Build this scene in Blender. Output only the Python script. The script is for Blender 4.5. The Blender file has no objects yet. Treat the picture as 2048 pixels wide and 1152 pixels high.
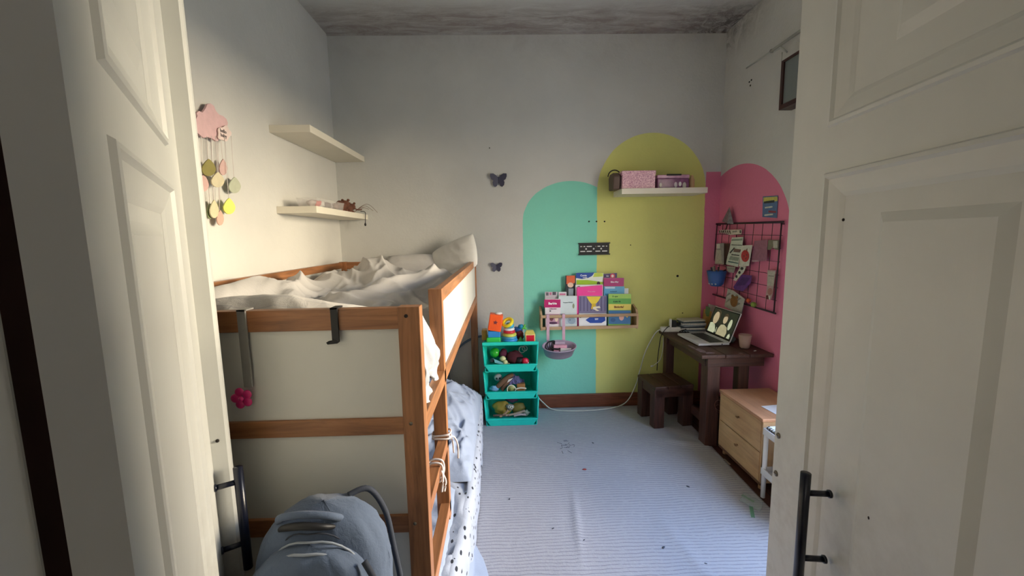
import bpy, bmesh, math, random
from mathutils import Vector, Matrix, noise, Euler
random.seed(7)
SC = bpy.context.scene; COL = SC.collection
PI = math.pi
# ---------------------------------------------------------------- camera
FPX = 820.09; PITCH = .1224; YAW = .0230; ROLL = -.0181; CH = 1.3149
D = 3.038; XL = -1.172; XR = 1.613; ZC = 2.7225; XF = .2
cp, sp_, cy, sy = math.cos(PITCH), math.sin(PITCH), math.cos(YAW), math.sin(YAW)
FW = Vector((sy*cp, cy*cp, -sp_)); RT = Vector((cy, -sy, 0)); UP = RT.cross(FW)
R2 = RT*math.cos(ROLL)+UP*math.sin(ROLL); U2 = -RT*math.sin(ROLL)+UP*math.cos(ROLL)
cam = bpy.data.objects.new('camera', bpy.data.cameras.new('camera')); COL.objects.link(cam)
cam.data.sensor_width = 36; cam.data.lens = FPX/2048*36; cam.data.clip_start = .02
cam.matrix_world = Matrix(((R2.x, U2.x, -FW.x, 0), (R2.y, U2.y, -FW.y, 0), (R2.z, U2.z, -FW.z, CH), (0, 0, 0, 1)))
SC.camera = cam
# ---------------------------------------------------------------- light
SC.view_settings.view_transform = 'Standard'; SC.view_settings.look = 'None'
SC.view_settings.exposure = 0.42; SC.view_settings.gamma = 1
w = bpy.data.worlds.new('sky'); SC.world = w; w.use_nodes = True
# daylight outside: blue sky above, hazy sunlit houses along the horizon, pale ground
_t = w.node_tree; _g = _t.nodes.new('ShaderNodeTexCoord'); _s = _t.nodes.new('ShaderNodeSeparateXYZ'); _r = _t.nodes.new('ShaderNodeValToRGB'); _m = _t.nodes.new('ShaderNodeMapRange')
_t.links.new(_g.outputs['Generated'], _s.inputs[0]); _m.inputs['From Min'].default_value = -1; _t.links.new(_s.outputs[2], _m.inputs[0]); _t.links.new(_m.outputs[0], _r.inputs[0]); _t.links.new(_r.outputs[0], _t.nodes['Background'].inputs[0])
_e = _r.color_ramp.elements; _e[0].position = 0; _e[0].color = (.15, .165, .18, 1); _e[1].position = 1; _e[1].color = (.30, .46, .80, 1)
for _p, _c in ((.46, (.19, .20, .20)), (.50, (1, .85, .62)), (.60, (1, .89, .74)), (.70, (.44, .60, .90))): _x = _e.new(_p); _x.color = (*_c, 1)
_t.nodes['Background'].inputs[1].default_value = 15
def area(name, loc, target, sx, sz, power, col, portal=False):
    l = bpy.data.lights.new(name, 'AREA'); l.shape = 'RECTANGLE'; l.size = sx; l.size_y = sz; l.energy = power; l.color = col
    o = bpy.data.objects.new(name, l); COL.objects.link(o); o.location = loc
    o.rotation_euler = (Vector(target)-Vector(loc)).to_track_quat('-Z', 'Y').to_euler()
    if portal: l.cycles.is_portal = True
    return o
WY0, WY1, WZ0, WZ1 = .72, 1.78, .45, 2.04       # window opening in the right wall, hidden behind the door leaf
area('window_daylight', (XR+.2, (WY0+WY1)/2, (WZ0+WZ1)/2), (0, (WY0+WY1)/2, (WZ0+WZ1)/2), WY1-WY0, WZ1-WZ0, 1, (1, 1, 1), True)
area('sunlit_facade_light', (8.5, 1.6, 2.6), (0, 1.6, 2.6), 9, 2.2, 2800, (1, .84, .60))
area('hall_fill', (.2, -1.3, 2.5), (.2, -1.3, 0), .5, .5, 2.6, (1, .93, .85))  # weak fill light added in the unseen hall behind the camera

# ---------------------------------------------------------------- pixel -> point on a real plane
def ray(x, y): return (R2*((x-1024)/FPX) - U2*((y-576)/FPX) + FW)
def _on(x, y, ax, v):
    d = ray(x, y); o = Vector((0, 0, CH)); t = (v-o[ax])/d[ax]; return o+d*t
def aX(x, y, v): return _on(x, y, 0, v)
def aY(x, y, v): return _on(x, y, 1, v)
def aZ(x, y, v): return _on(x, y, 2, v)
def fbm(p, o=3):
    s = 0; a = 1
    for i in range(o): s += a*noise.noise(p*(2**i)); a *= .5
    return s
# ---------------------------------------------------------------- materials
def s2l(c): return tuple(((v/255)/12.92 if v/255 <= .04045 else ((v/255+.055)/1.055)**2.4) for v in c)
MC = {}
def nodes(name, c, rough):
    m = bpy.data.materials.new(name); m.use_nodes = True; nt = m.node_tree; b = nt.nodes['Principled BSDF']
    b.inputs['Base Color'].default_value = (*c, 1); b.inputs['Roughness'].default_value = rough
    return m, nt, b
def coords(nt, scale=(1, 1, 1), obj=True):
    tc = nt.nodes.new('ShaderNodeTexCoord'); mp = nt.nodes.new('ShaderNodeMapping'); mp.inputs['Scale'].default_value = scale
    nt.links.new(tc.outputs['Object' if obj else 'Generated'], mp.inputs[0]); return mp.outputs[0]
def mix(nt, fac, a, b, t='MIX'):
    n = nt.nodes.new('ShaderNodeMix'); n.data_type = 'RGBA'; n.blend_type = t
    for i, v in ((0, fac), (6, a), (7, b)):
        if isinstance(v, (int, float)): n.inputs[i].default_value = v
        elif isinstance(v, tuple): n.inputs[i].default_value = (*v[:3], 1)
        else: nt.links.new(v, n.inputs[i])
    return n.outputs[2]
def mth(nt, op, *a):
    n = nt.nodes.new('ShaderNodeMath'); n.operation = op
    for i, v in enumerate(a):
        if isinstance(v, (int, float)): n.inputs[i].default_value = v
        else: nt.links.new(v, n.inputs[i])
    return n.outputs[0]
def ntex(nt, v, scale, detail=4, rough=.6, dist=0):
    n = nt.nodes.new('ShaderNodeTexNoise'); n.inputs['Scale'].default_value = scale; n.inputs['Detail'].default_value = detail
    n.inputs['Roughness'].default_value = rough; n.inputs['Distortion'].default_value = dist
    if v is not None: nt.links.new(v, n.inputs['Vector'])
    return n.outputs['Fac']
def ramp(nt, f, a, b, inv=False):
    n = nt.nodes.new('ShaderNodeMapRange'); n.inputs['From Min'].default_value = a; n.inputs['From Max'].default_value = b
    if inv: n.inputs['To Min'].default_value = 1; n.inputs['To Max'].default_value = 0
    nt.links.new(f, n.inputs[0]); return n.outputs[0]
def bump(nt, b, h, strength=.3, dist=.01):
    n = nt.nodes.new('ShaderNodeBump'); n.inputs['Strength'].default_value = strength; n.inputs['Distance'].default_value = dist
    nt.links.new(h, n.inputs['Height']); nt.links.new(n.outputs[0], b.inputs['Normal'])
def pm(name, rgb, rough=.5, var=.12, vs=12, bs=0, bsc=60, metal=0, spec=.5, alpha=1, trans=0):
    """plain procedural material with a little colour variation and bump"""
    if name in MC: return MC[name]
    c = s2l(rgb); m, nt, b = nodes(name, c, rough); v = coords(nt)
    f = ramp(nt, ntex(nt, v, vs), .3, .7)
    nt.links.new(mix(nt, f, tuple(x*(1-var) for x in c), tuple(min(1, x*(1+var)) for x in c)), b.inputs['Base Color'])
    b.inputs['Metallic'].default_value = metal; b.inputs['Specular IOR Level'].default_value = spec
    if bs: bump(nt, b, ntex(nt, v, bsc), bs, .004)
    if trans: b.inputs['Transmission Weight'].default_value = trans; b.inputs['IOR'].default_value = 1.3
    if alpha < 1: b.inputs['Alpha'].default_value = alpha
    MC[name] = m; return m
def wood(name, rgb, axis, rough=.45, dark=.55, sc=1.0, bs=.15):
    k = name+'_'+'xyz'[axis]
    if k in MC: return MC[k]
    c = s2l(rgb); m, nt, b = nodes(k, c, rough); s = [22*sc]*3; s[axis] = 1.6*sc; v = coords(nt, tuple(s))
    f = ntex(nt, v, 1.6, 5, .65, 1.2); g = ntex(nt, coords(nt), 5, 2)
    col = mix(nt, ramp(nt, f, .35, .68), tuple(x*1.15 for x in c), tuple(x*dark for x in c))
    col = mix(nt, ramp(nt, g, .3, .7), col, mix(nt, 1.0, col, (.80, .74, .70), 'MULTIPLY'))
    nt.links.new(col, b.inputs['Base Color']); bump(nt, b, f, bs, .002)
    MC[k] = m; return m
# ---------------------------------------------------------------- mesh helpers
BASE = {}
class MB:
    def __init__(s): s.bm = bmesh.new()
    def box(s, a, b, mi=0, M=None, bev=0):
        a, b = Vector(a), Vector(b); t = bmesh.new()
        bmesh.ops.create_cube(t, size=1); c = (a+b)/2; d = b-a
        bmesh.ops.transform(t, verts=t.verts, matrix=Matrix.Translation(c) @ Matrix.Diagonal((abs(d.x), abs(d.y), abs(d.z), 1)))
        if bev: bmesh.ops.bevel(t, geom=t.edges[:], offset=bev, segments=2, affect='EDGES', profile=.5)
        return s._add(t, mi, M)
    def _add(s, t, mi=0, M=None, smooth=False):
        if M is not None: bmesh.ops.transform(t, verts=t.verts, matrix=M)
        mp = {}
        for v in t.verts: mp[v] = s.bm.verts.new(v.co)
        for f in t.faces:
            try: g = s.bm.faces.new([mp[v] for v in f.verts]); g.material_index = mi; g.smooth = smooth
            except ValueError: pass
        t.free(); return s
    def cyl(s, p, q, r, r2=None, n=20, mi=0, smooth=True, M=None):
        p, q = Vector(p), Vector(q); d = q-p; t = bmesh.new()
        bmesh.ops.create_cone(t, cap_ends=True, segments=n, radius1=r, radius2=r if r2 is None else r2, depth=d.length)
        X = Matrix.Translation((p+q)/2) @ d.to_track_quat('Z', 'Y').to_matrix().to_4x4()
        bmesh.ops.transform(t, verts=t.verts, matrix=X); return s._add(t, mi, M, smooth)
    def ball(s, c, r, sc=(1, 1, 1), n=20, mi=0, M=None, rot=None, lump=0):
        t = bmesh.new(); bmesh.ops.create_uvsphere(t, u_segments=n, v_segments=max(8, n*2//3), radius=r)
        if lump:
            for v in t.verts: v.co *= 1+lump*noise.noise(v.co*(1.6/r)+Vector(c)*9)
        X = Matrix.Translation(c) @ (rot.to_matrix().to_4x4() if rot else Matrix()) @ Matrix.Diagonal((*sc, 1))
        bmesh.ops.transform(t, verts=t.verts, matrix=X); return s._add(t, mi, M, True)
    def torus(s, c, R, r, rot=None, n=32, k=10, mi=0, a0=0, a1=2*PI, sz=1):
        X = Matrix.Translation(c) @ (rot.to_matrix().to_4x4() if rot else Matrix())
        full = abs(a1-a0-2*PI) < 1e-4; m = n if full else n+1; rs = []
        for i in range(m):
            a = a0+(a1-a0)*i/n
            rs.append([s.bm.verts.new(X @ Vector(((R+r*math.cos(b))*math.cos(a), (R+r*math.cos(b))*math.sin(a), r*sz*math.sin(b)))) for b in [2*PI*j/k for j in range(k)]])
        for i in range(n):
            A, B = rs[i], rs[(i+1) % m]
            for j in range(k):
                f = s.bm.faces.new((A[j], B[j], B[(j+1) % k], A[(j+1) % k])); f.smooth = True; f.material_index = mi
        return s
    def tube(s, pts, r, k=8, mi=0, smoothpts=6):
        P = [Vector(p) for p in pts]
        if smoothpts and len(P) > 2:
            Q = []
            for i in range(len(P)-1):
                p0, p1, p2, p3 = P[max(0, i-1)], P[i], P[i+1], P[min(len(P)-1, i+2)]
                for j in range(smoothpts):
                    t = j/smoothpts
                    Q.append(.5*((2*p1)+(p2-p0)*t+(2*p0-5*p1+4*p2-p3)*t*t+(3*p1-p0-3*p2+p3)*t**3))
            P = Q+[P[-1]]
        rs = []; up = Vector((.13, .2, .97)).normalized()
        for i, p in enumerate(P):
            d = (P[min(i+1, len(P)-1)]-P[max(i-1, 0)]).normalized(); u = d.cross(up)
            if u.length < .05: u = d.cross(Vector((1, 0, 0)))
            u.normalize(); v = d.cross(u); rr = r(i/(len(P)-1)) if callable(r) else r
            rs.append([s.bm.verts.new(p+(u*math.cos(a)+v*math.sin(a))*rr) for a in [2*PI*j/k for j in range(k)]])
        for A, B in zip(rs, rs[1:]):
            for j in range(k):
                f = s.bm.faces.new((A[j], B[j], B[(j+1) % k], A[(j+1) % k])); f.smooth = True; f.material_index = mi
        for c in (rs[0], rs[-1][::-1]):
            f = s.bm.faces.new(c); f.material_index = mi
        return s
    def prism(s, pts, vec, mi=0, mi_side=None):
        """closed outline (3-D points) pushed along vec"""
        vec = Vector(vec); A = [s.bm.verts.new(Vector(p)) for p in pts]; B = [s.bm.verts.new(Vector(p)+vec) for p in pts]; n = len(A)
        fs = [s.bm.faces.new(A), s.bm.faces.new(B[::-1])]
        for f in fs: f.material_index = mi
        for i in range(n):
            f = s.bm.faces.new((A[i], B[i], B[(i+1) % n], A[(i+1) % n])); f.material_index = mi if mi_side is None else mi_side
        return s
    def lathe(s, prof, c=(0, 0, 0), n=28, mi=0, sx=1, sy=1, rot=None):
        X = Matrix.Translation(c) @ (rot.to_matrix().to_4x4() if rot else Matrix()); rs = []
        for (r, z) in prof: rs.append([s.bm.verts.new(X @ Vector((r*sx*math.cos(2*PI*j/n), r*sy*math.sin(2*PI*j/n), z))) for j in range(n)])
        for A, B in zip(rs, rs[1:]):
            for j in range(n):
                f = s.bm.faces.new((A[j], A[(j+1) % n], B[(j+1) % n], B[j])); f.smooth = True; f.material_index = mi
        return s
    def grid(s, fn, nu, nv, mi=0, thick=0, closed=False):
        V = [[s.bm.verts.new(Vector(fn(i/nu, j/nv))) for j in range(nv+1)] for i in range(nu+1)]
        for i in range(nu):
            for j in range(nv):
                f = s.bm.faces.new((V[i][j], V[i+1][j], V[i+1][j+1], V[i][j+1])); f.smooth = True; f.material_index = mi
        return s
    def build(s, name, mats, parent=None, thick=0, label=None, bev=0, fix=True):
        if fix: bmesh.ops.recalc_face_normals(s.bm, faces=s.bm.faces[:])
        if parent is not None:
            root = parent
            bmesh.ops.transform(s.bm, verts=s.bm.verts, matrix=BASE[root.name])
        else:
            lo = Vector([min(v.co[i] for v in s.bm.verts) for i in range(3)]); hi = Vector([max(v.co[i] for v in s.bm.verts) for i in range(3)])
            org = Vector(((lo.x+hi.x)/2, (lo.y+hi.y)/2, lo.z)); bmesh.ops.translate(s.bm, verts=s.bm.verts, vec=-org)
        me = bpy.data.meshes.new(name); s.bm.to_mesh(me); s.bm.free()
        for m in (mats if isinstance(mats, (list, tuple)) else [mats]): me.materials.append(m)
        o = bpy.data.objects.new(name, me); COL.objects.link(o)
        if parent is not None:
            o.parent = parent
            BASE[o.name] = BASE[parent.name]
        else:
            o.location = org; BASE[o.name] = Matrix.Translation(-org)
        if bev: mo = o.modifiers.new('b', 'BEVEL'); mo.width = bev; mo.segments = 2; mo.limit_method = 'ANGLE'
        if thick: mo = o.modifiers.new('s', 'SOLIDIFY'); mo.thickness = thick; mo.offset = 0
        if label: o['label'] = label
        return o
def tag(o, label, cat, group=None, kind=None):
    if kind == 'structure': o['kind'] = kind; return o
    o['label'] = label; o['category'] = cat
    if group: o['group'] = group
    if kind: o['kind'] = kind
    return o
def thing(name, label, cat, base, group=None):
    o = bpy.data.objects.new(name, None); COL.objects.link(o); o.location = base; o.empty_display_size = .05
    BASE[o.name] = Matrix.Translation(-Vector(base)); return tag(o, label, cat, group)
def struct(mb, name, mats, parent=None, **k):
    o = mb.build(name, mats, parent, **k)
    if parent is None: o['kind'] = 'structure'
    return o
def one(mb, name, mats, label, cat, group=None, **k): return tag(mb.build(name, mats, **k), label, cat, group)
def text(s, loc, size, rot, m, parent, name='lettering', depth=.0006, bold=0, sx=1, shear=0):
    """raised lettering as a mesh part; rot = euler matrix of its plane"""
    c = bpy.data.curves.new(name, 'FONT'); c.body = s; c.size = size; c.extrude = depth; c.align_x = 'CENTER'; c.align_y = 'CENTER'; c.resolution_u = 2
    c.offset = bold; c.shear = shear; c.space_line = .9
    t = bpy.data.objects.new('t', c); COL.objects.link(t); dg = bpy.context.evaluated_depsgraph_get()
    me = bpy.data.meshes.new_from_object(t.evaluated_get(dg)); bpy.data.objects.remove(t)
    me.transform(BASE[parent.name] @ Matrix.Translation(loc) @ rot.to_4x4() @ Matrix.Diagonal((sx, 1, 1, 1)))
    me.materials.clear(); me.materials.append(m); o = bpy.data.objects.new(name, me); COL.objects.link(o); o.parent = parent; BASE[o.name] = BASE[parent.name]
    return o
ROT_FRONT = Matrix(((1, 0, 0), (0, 0, -1), (0, 1, 0)))         # facing -Y
ROT_RWALL = Matrix(((0, 0, -1), (-1, 0, 0), (0, 1, 0)))        # on the right wall, facing -X
ROT_LWALL = Matrix(((0, 0, 1), (1, 0, 0), (0, 1, 0)))          # on the left wall, facing +X
def polyY(pix, y): return [aY(a, b, y) for a, b in pix]
def polyX(pix, x): return [aX(a, b, x) for a, b in pix]
def pictureY(root, name, pix, y, m, t=.0008): return MB().prism(polyY(pix, y), (0, -t, 0)).build(name, m, root)
def ell(cx, cz, a, b, n=24, a0=0, a1=2*PI): return [(cx+a*math.cos(a0+(a1-a0)*i/n), cz+b*math.sin(a0+(a1-a0)*i/n)) for i in range(n)]

# ================================================================ room shell
def plaster(name, base=(200, 200, 196), paint=None, mould=None, patch=None):
    c = s2l(base); m, nt, b = nodes(name, c, .75); tc = nt.nodes.new('ShaderNodeNewGeometry'); pos = tc.outputs['Position']
    sx = nt.nodes.new('ShaderNodeSeparateXYZ'); nt.links.new(pos, sx.inputs[0]); X, Y, Z = sx.outputs
    n1 = ntex(nt, pos, 1.7, 5, .6); n2 = ntex(nt, pos, 55, 3, .6); n3 = ntex(nt, pos, 9, 4, .7)
    col = mix(nt, ramp(nt, n1, .3, .7), tuple(x*.93 for x in c), tuple(min(1, x*1.05) for x in c))
    if paint: col = paint(nt, col, X, Y, Z, n3)
    if mould: col = mould(nt, col, X, Y, Z, pos)
    nt.links.new(col, b.inputs['Base Color'])
    bump(nt, b, mth(nt, 'ADD', n2, mth(nt, 'MULTIPLY', n3, 1.6)), .35, .004)
    return m
def inside(nt, v, lo, hi): return mth(nt, 'MULTIPLY', mth(nt, 'GREATER_THAN', v, lo), mth(nt, 'LESS_THAN', v, hi))
def arch(nt, U, Z, u0, u1, zc, h):
    uc = (u0+u1)/2; wd = (u1-u0)/2
    e = mth(nt, 'ADD', mth(nt, 'POWER', mth(nt, 'ABSOLUTE', mth(nt, 'DIVIDE', mth(nt, 'SUBTRACT', U, uc), wd)), 2), mth(nt, 'POWER', mth(nt, 'ABSOLUTE', mth(nt, 'DIVIDE', mth(nt, 'SUBTRACT', Z, zc), h)), 2))
    return mth(nt, 'MAXIMUM', mth(nt, 'LESS_THAN', e, 1), mth(nt, 'MULTIPLY', inside(nt, U, u0, u1), mth(nt, 'LESS_THAN', Z, zc)))
TURQ, GREEN, PINK = s2l((132, 214, 192)), s2l((214, 215, 128)), s2l((214, 120, 150))
def paint_back(nt, col, X, Y, Z, n3):
    j = mth(nt, 'MULTIPLY', mth(nt, 'SUBTRACT', n3, .5), .012); U = mth(nt, 'ADD', X, j)
    v = mth(nt, 'MULTIPLY', ramp(nt, n3, .35, .75), .25)
    def tint(c): return mix(nt, v, c, tuple(x*.8+.04 for x in c))
    col = mix(nt, arch(nt, U, Z, .157, .86, 1.43, .285), col, tint(TURQ))
    col = mix(nt, arch(nt, U, Z, .704, 1.503, 1.64, .405), col, tint(GREEN))
    col = mix(nt, mth(nt, 'MULTIPLY', mth(nt, 'GREATER_THAN', U, 1.503), mth(nt, 'LESS_THAN', Z, 1.765)), col, tint(PINK))
    return col
def paint_right(nt, col, X, Y, Z, n3):
    j = mth(nt, 'MULTIPLY', mth(nt, 'SUBTRACT', n3, .5), .012); U = mth(nt, 'ADD', Y, j)
    col = mix(nt, arch(nt, U, Z, 2.26, 3.36, 1.27, .505), col, PINK); return col
def mould_back(nt, col, X, Y, Z, pos):
    n = ntex(nt, pos, 6, 6, .75, .5); t = ramp(nt, Z, 2.45, 2.75)
    t = mth(nt, 'MULTIPLY', t, ramp(nt, n, .42, .72)); return mix(nt, mth(nt, 'MULTIPLY', t, .22), col, s2l((124, 108, 100)))
def mould_right(nt, col, X, Y, Z, pos):
    n = ntex(nt, pos, 9, 6, .8, .8); t = mth(nt, 'MULTIPLY', ramp(nt, Z, 2.5, 2.74), ramp(nt, Y, 2.45, 3.0))
    return mix(nt, mth(nt, 'MULTIPLY', mth(nt, 'MULTIPLY', t, ramp(nt, n, .4, .6)), .9), col, s2l((70, 58, 54)))
def mould_ceil(nt, col, X, Y, Z, pos):
    mp = nt.nodes.new('ShaderNodeMapping'); mp.inputs['Scale'].default_value = (2.2, 9, 3); nt.links.new(pos, mp.inputs[0])
    n = ntex(nt, mp.outputs[0], 1.6, 7, .78, .6); t = ramp(nt, Y, 2.62, 2.80)
    t = mth(nt, 'MULTIPLY', t, ramp(nt, n, .30, .60)); c = mth(nt, 'MULTIPLY', ramp(nt, X, 1.1, 1.58), ramp(nt, Y, 2.6, 2.9))
    n2 = ntex(nt, pos, 14, 6, .8, 1)
    col = mix(nt, mth(nt, 'MULTIPLY', t, .72), col, s2l((128, 110, 104)))
    return mix(nt, mth(nt, 'MULTIPLY', mth(nt, 'MULTIPLY', c, ramp(nt, n2, .42, .56)), .85), col, s2l((62, 52, 50)))
m_back = plaster('painted_plaster_back', paint=paint_back, mould=mould_back)
m_left = plaster('painted_plaster_left', (204, 203, 198)); m_right = plaster('painted_plaster_right', paint=paint_right, mould=mould_right)
m_ceil = plaster('ceiling_plaster', (198, 199, 196), mould=mould_ceil); m_hall = plaster('hall_plaster', (150, 145, 135))
# floor: dark red-brown boards
m_floor, nt, b = nodes('dark_floorboards', s2l((74, 44, 34)), .5)
g = nt.nodes.new('ShaderNodeNewGeometry'); sx = nt.nodes.new('ShaderNodeSeparateXYZ'); nt.links.new(g.outputs['Position'], sx.inputs[0])
mp = nt.nodes.new('ShaderNodeMapping'); mp.inputs['Scale'].default_value = (14, 1.2, 1); nt.links.new(g.outputs['Position'], mp.inputs[0])
f = ntex(nt, mp.outputs[0], 2, 5); seam = mth(nt, 'LESS_THAN', mth(nt, 'FRACT', mth(nt, 'MULTIPLY', sx.outputs[0], 8.3)), .05)
col = mix(nt, f, s2l((92, 54, 40)), s2l((50, 30, 25))); nt.links.new(mix(nt, seam, col, (.01, .007, .005)), b.inputs['Base Color']); bump(nt, b, f, .2, .003)
struct(MB().box((XL, D-.006, ZC-.010), (XR, D, ZC)), 'trim_4', m_ceil)
H0, H1 = -2.2, .0   # hall behind the camera
struct(MB().box((-1.45, -.1, -.1), (2.2, D+.2, 0)), 'floor', m_floor)
struct(MB().box((-1.5, H0-.1, -.1), (2.2, -.1, 0)), 'floor_hall', m_floor)
struct(MB().box((-1.45, XF-.15, ZC), (XR+.25, D+.2, ZC+.1)), 'ceiling', m_ceil)
struct(MB().box((XL-.15, D, 0), (XR+.25, D+.15, ZC)), 'wall_back', m_back)
struct(MB().box((XL-.15, -.05, 0), (XL, D, ZC)), 'wall_left', m_left)
wr = MB(); X0, X1 = XR, XR+.22
wr.box((X0, -.05, 0), (X1, WY0, ZC)).box((X0, WY1, 0), (X1, D, ZC)).box((X0, WY0, 0), (X1, WY1, WZ0)).box((X0, WY0, WZ1), (X1, WY1, ZC))
struct(wr, 'wall_right', m_right)
# front wall around the doorway
wf = MB(); wf.box((XL, -.05, 0), (-.40, .17, ZC)).box((.60, -.05, 0), (XR, .17, ZC)).box((-.40, -.05, 2.25), (.60, .17, ZC)); struct(wf, 'wall_front', m_hall)
hw = MB().box((-1.5, H0-.1, 0), (2.2, H0, 2.8)).box((-1.6, H0, 0), (-1.5, -.05, 2.8)).box((2.2, H0, 0), (2.3, -.05, 2.8)).box((-1.5, H0, 2.8), (2.2, -.05, 2.9)); struct(hw, 'wall_hall', m_hall)
# window (hidden from here by the door leaf, seen from the side)
m_white = pm('white_gloss_paint', (214, 212, 202), .4, .04, 5)
wn = MB()
for a, bb in (((X0+.1, WY0, WZ0), (X0+.15, WY0+.05, WZ1)), ((X0+.1, WY1-.05, WZ0), (X0+.15, WY1, WZ1)), ((X0+.1, WY0, WZ1-.05), (X0+.15, WY1, WZ1)), ((X0+.1, WY0, WZ0), (X0+.15, WY1, WZ0+.05)), ((X0+.1, (WY0+WY1)/2-.02, WZ0), (X0+.15, (WY0+WY1)/2+.02, WZ1))): wn.box(a, bb)
struct(wn, 'window_1', m_white)
# baseboards
m_base = wood('dark_skirting', (134, 78, 54), 0, .4)
struct(MB().box((XL, D-.018, 0), (XR, D, .108), bev=.004), 'baseboard_back', m_base)
struct(MB().box((XR-.018, 1.8, 0), (XR, D-.018, .108), bev=.004), 'baseboard_right', wood('dark_skirting', (134, 78, 54), 1, .4))
# small wall holes and scuffs on the walls
m_blk = pm('matt_black', (22, 22, 24), .55); m_hole = pm('hole_dark', (34, 26, 22), .9)
for k, (px, py, lab) in enumerate([(1178, 443, 'leftmost of the three dark plugs above the black bracket'), (1193, 443, 'middle one of the three dark plugs above the black bracket'), (1209, 443, 'rightmost of the three dark plugs above the black bracket'), (1261, 490, 'tiny dark wall plug on the green paint right of the black bracket'), (1355, 552, 'brown chipped plug on the green paint above the desk'), (1365, 626, 'dark wall plug on the green paint just above the power strip'), (979, 296, 'small grey plug in the white wall above the upper butterfly')]):
    p = aY(px, py, D); r = .006 if k in (0, 1, 2) else (.009 if k == 4 else .004)
    one(MB().cyl((p.x, D-.002, p.z), (p.x, D+.004, p.z), r, n=10), 'wall_plug', m_hole, lab, 'wall plug', 'wall plugs')
for px, py, lab in ((1499, 164, 'uppermost of the three small holes under the curtain rod'), (1503, 160, 'rightmost of the three small holes under the curtain rod'), (1501, 171, 'lowest of the three small holes under the curtain rod')):
    p = aX(px, py, XR); one(MB().cyl((XR-.002, p.y, p.z), (XR+.004, p.y, p.z), .006, n=10), 'wall_plug', m_hole, lab, 'wall plug', 'wall plugs')

# ================================================================ door leaves
m_door = None
def door_mat(name, rgb):
    c = s2l(rgb); m, nt, b = nodes(name, c, .42); g = nt.nodes.new('ShaderNodeNewGeometry'); pos = g.outputs['Position']
    n = ntex(nt, pos, 3, 5, .6); mp = nt.nodes.new('ShaderNodeMapping'); mp.inputs['Scale'].default_value = (60, 60, 6); nt.links.new(pos, mp.inputs[0]); st = ntex(nt, mp.outputs[0], 1, 3)
    col = mix(nt, ramp(nt, n, .3, .7), tuple(x*.93 for x in c), tuple(x*1.04 for x in c))
    s = nt.nodes.new('ShaderNodeSeparateXYZ'); nt.links.new(pos, s.inputs[0])
    grime = mth(nt, 'MULTIPLY', ramp(nt, s.outputs[2], 1.0, .7), ramp(nt, ntex(nt, pos, 7, 5, .7), .45, .7))
    col = mix(nt, mth(nt, 'MULTIPLY', grime, .35), col, s2l((120, 108, 92)))
    nt.links.new(col, b.inputs['Base Color']); bump(nt, b, st, .12, .002); return m
m_door = door_mat('yellowed_white_door_paint', (202, 203, 198))
m_navy = pm('dark_navy_handle', (16, 20, 36), .3, .1)
def leaf(name, P0, P1, sgn, zs, panels, L0, L1, thick):
    """P0 hinge end, P1 free end on the visible face; sgn: side of the visible face normal; panels: (s0, s1, z0, z1) moulding outer outline"""
    P0 = Vector((*P0, 0)); P1 = Vector((*P1, 0)); d = (P1-P0).normalized(); n = Vector((-d.y, d.x, 0))*sgn
    def W(s, z, t): return P0+d*s+n*t+Vector((0, 0, z))
    L = (P1-P0).length; mb = MB()
    def hexa(s0, s1, z0, z1, t0, t1, m=mb, mi=0, ins=0):
        A = [W(s0, z0, t0), W(s1, z0, t0), W(s1, z1, t0), W(s0, z1, t0)]; B = [W(s0+ins, z0+ins, t1), W(s1-ins, z0+ins, t1), W(s1-ins, z1-ins, t1), W(s0+ins, z1-ins, t1)]
        va = [m.bm.verts.new(p) for p in A]; vb = [m.bm.verts.new(p) for p in B]
        fs = [va, vb[::-1]]+[(va[i], vb[i], vb[(i+1) % 4], va[(i+1) % 4]) for i in range(4)]
        for f in fs: m.bm.faces.new(f).material_index = mi
    # stiles and rails
    s0, s1 = panels[0][0], panels[0][1]
    hexa(0, s0, 0, zs, -thick, 0); hexa(s1, L, 0, zs, -thick, 0)
    zz = sorted(panels, key=lambda p: p[2]); z = 0
    for p in zz: hexa(s0, s1, z, p[2], -thick, 0); z = p[3]
    hexa(s0, s1, z, zs, -thick, 0)
    root = struct(mb, name, m_door)
    for (a, c, z0, z1, f0, f1, fz) in panels:
        pm_ = MB(); hexa(a, c, z0, z1, -thick+.006, -.009, pm_)
        hexa(f0, f1, z0+fz, z1-fz, -.009, -.002, pm_, 0, .016)           # raised field
        pm_.build('door_panel', m_door, root)
        mo = MB(); wd = .042
        # stepped moulding ring: outer bead raised above the face, slope down to the panel
        prof = [(-.006, 0), (-.003, .005), (.003, .006), (.008, .001), (.018, -.001), (.034, -.005), (wd, -.0088)]
        rings = [[mo.bm.verts.new(W(x, zc, t)) for x, zc in ((a+o, z0+o), (c-o, z0+o), (c-o, z1-o), (a+o, z1-o))] for o, t in prof]
        for A, B in zip(rings, rings[1:]):
            for i in range(4): mo.bm.faces.new((A[i], A[(i+1) % 4], B[(i+1) % 4], B[i]))
        mo.build('door_moulding', m_door, root, fix=False)
    return root, W, L, d, n
# right leaf
kR = .138; X0r = .513
def rp(y): return (X0r+kR*y, y)
cR = math.sqrt(1+kR*kR); h0 = .185
def sR(y): return (y-h0)*cR
rR, WR, LR, dR, nR = leaf('door_2', rp(h0), rp(.907), 1, 2.12, [(sR(.33), sR(.784), .22, 1.42, sR(.455)-.0, sR(.658)+.0, .075), (sR(.33), sR(.784), 1.515, 2.02, sR(.455), sR(.658), .09)], 0, 0, .035)
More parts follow.
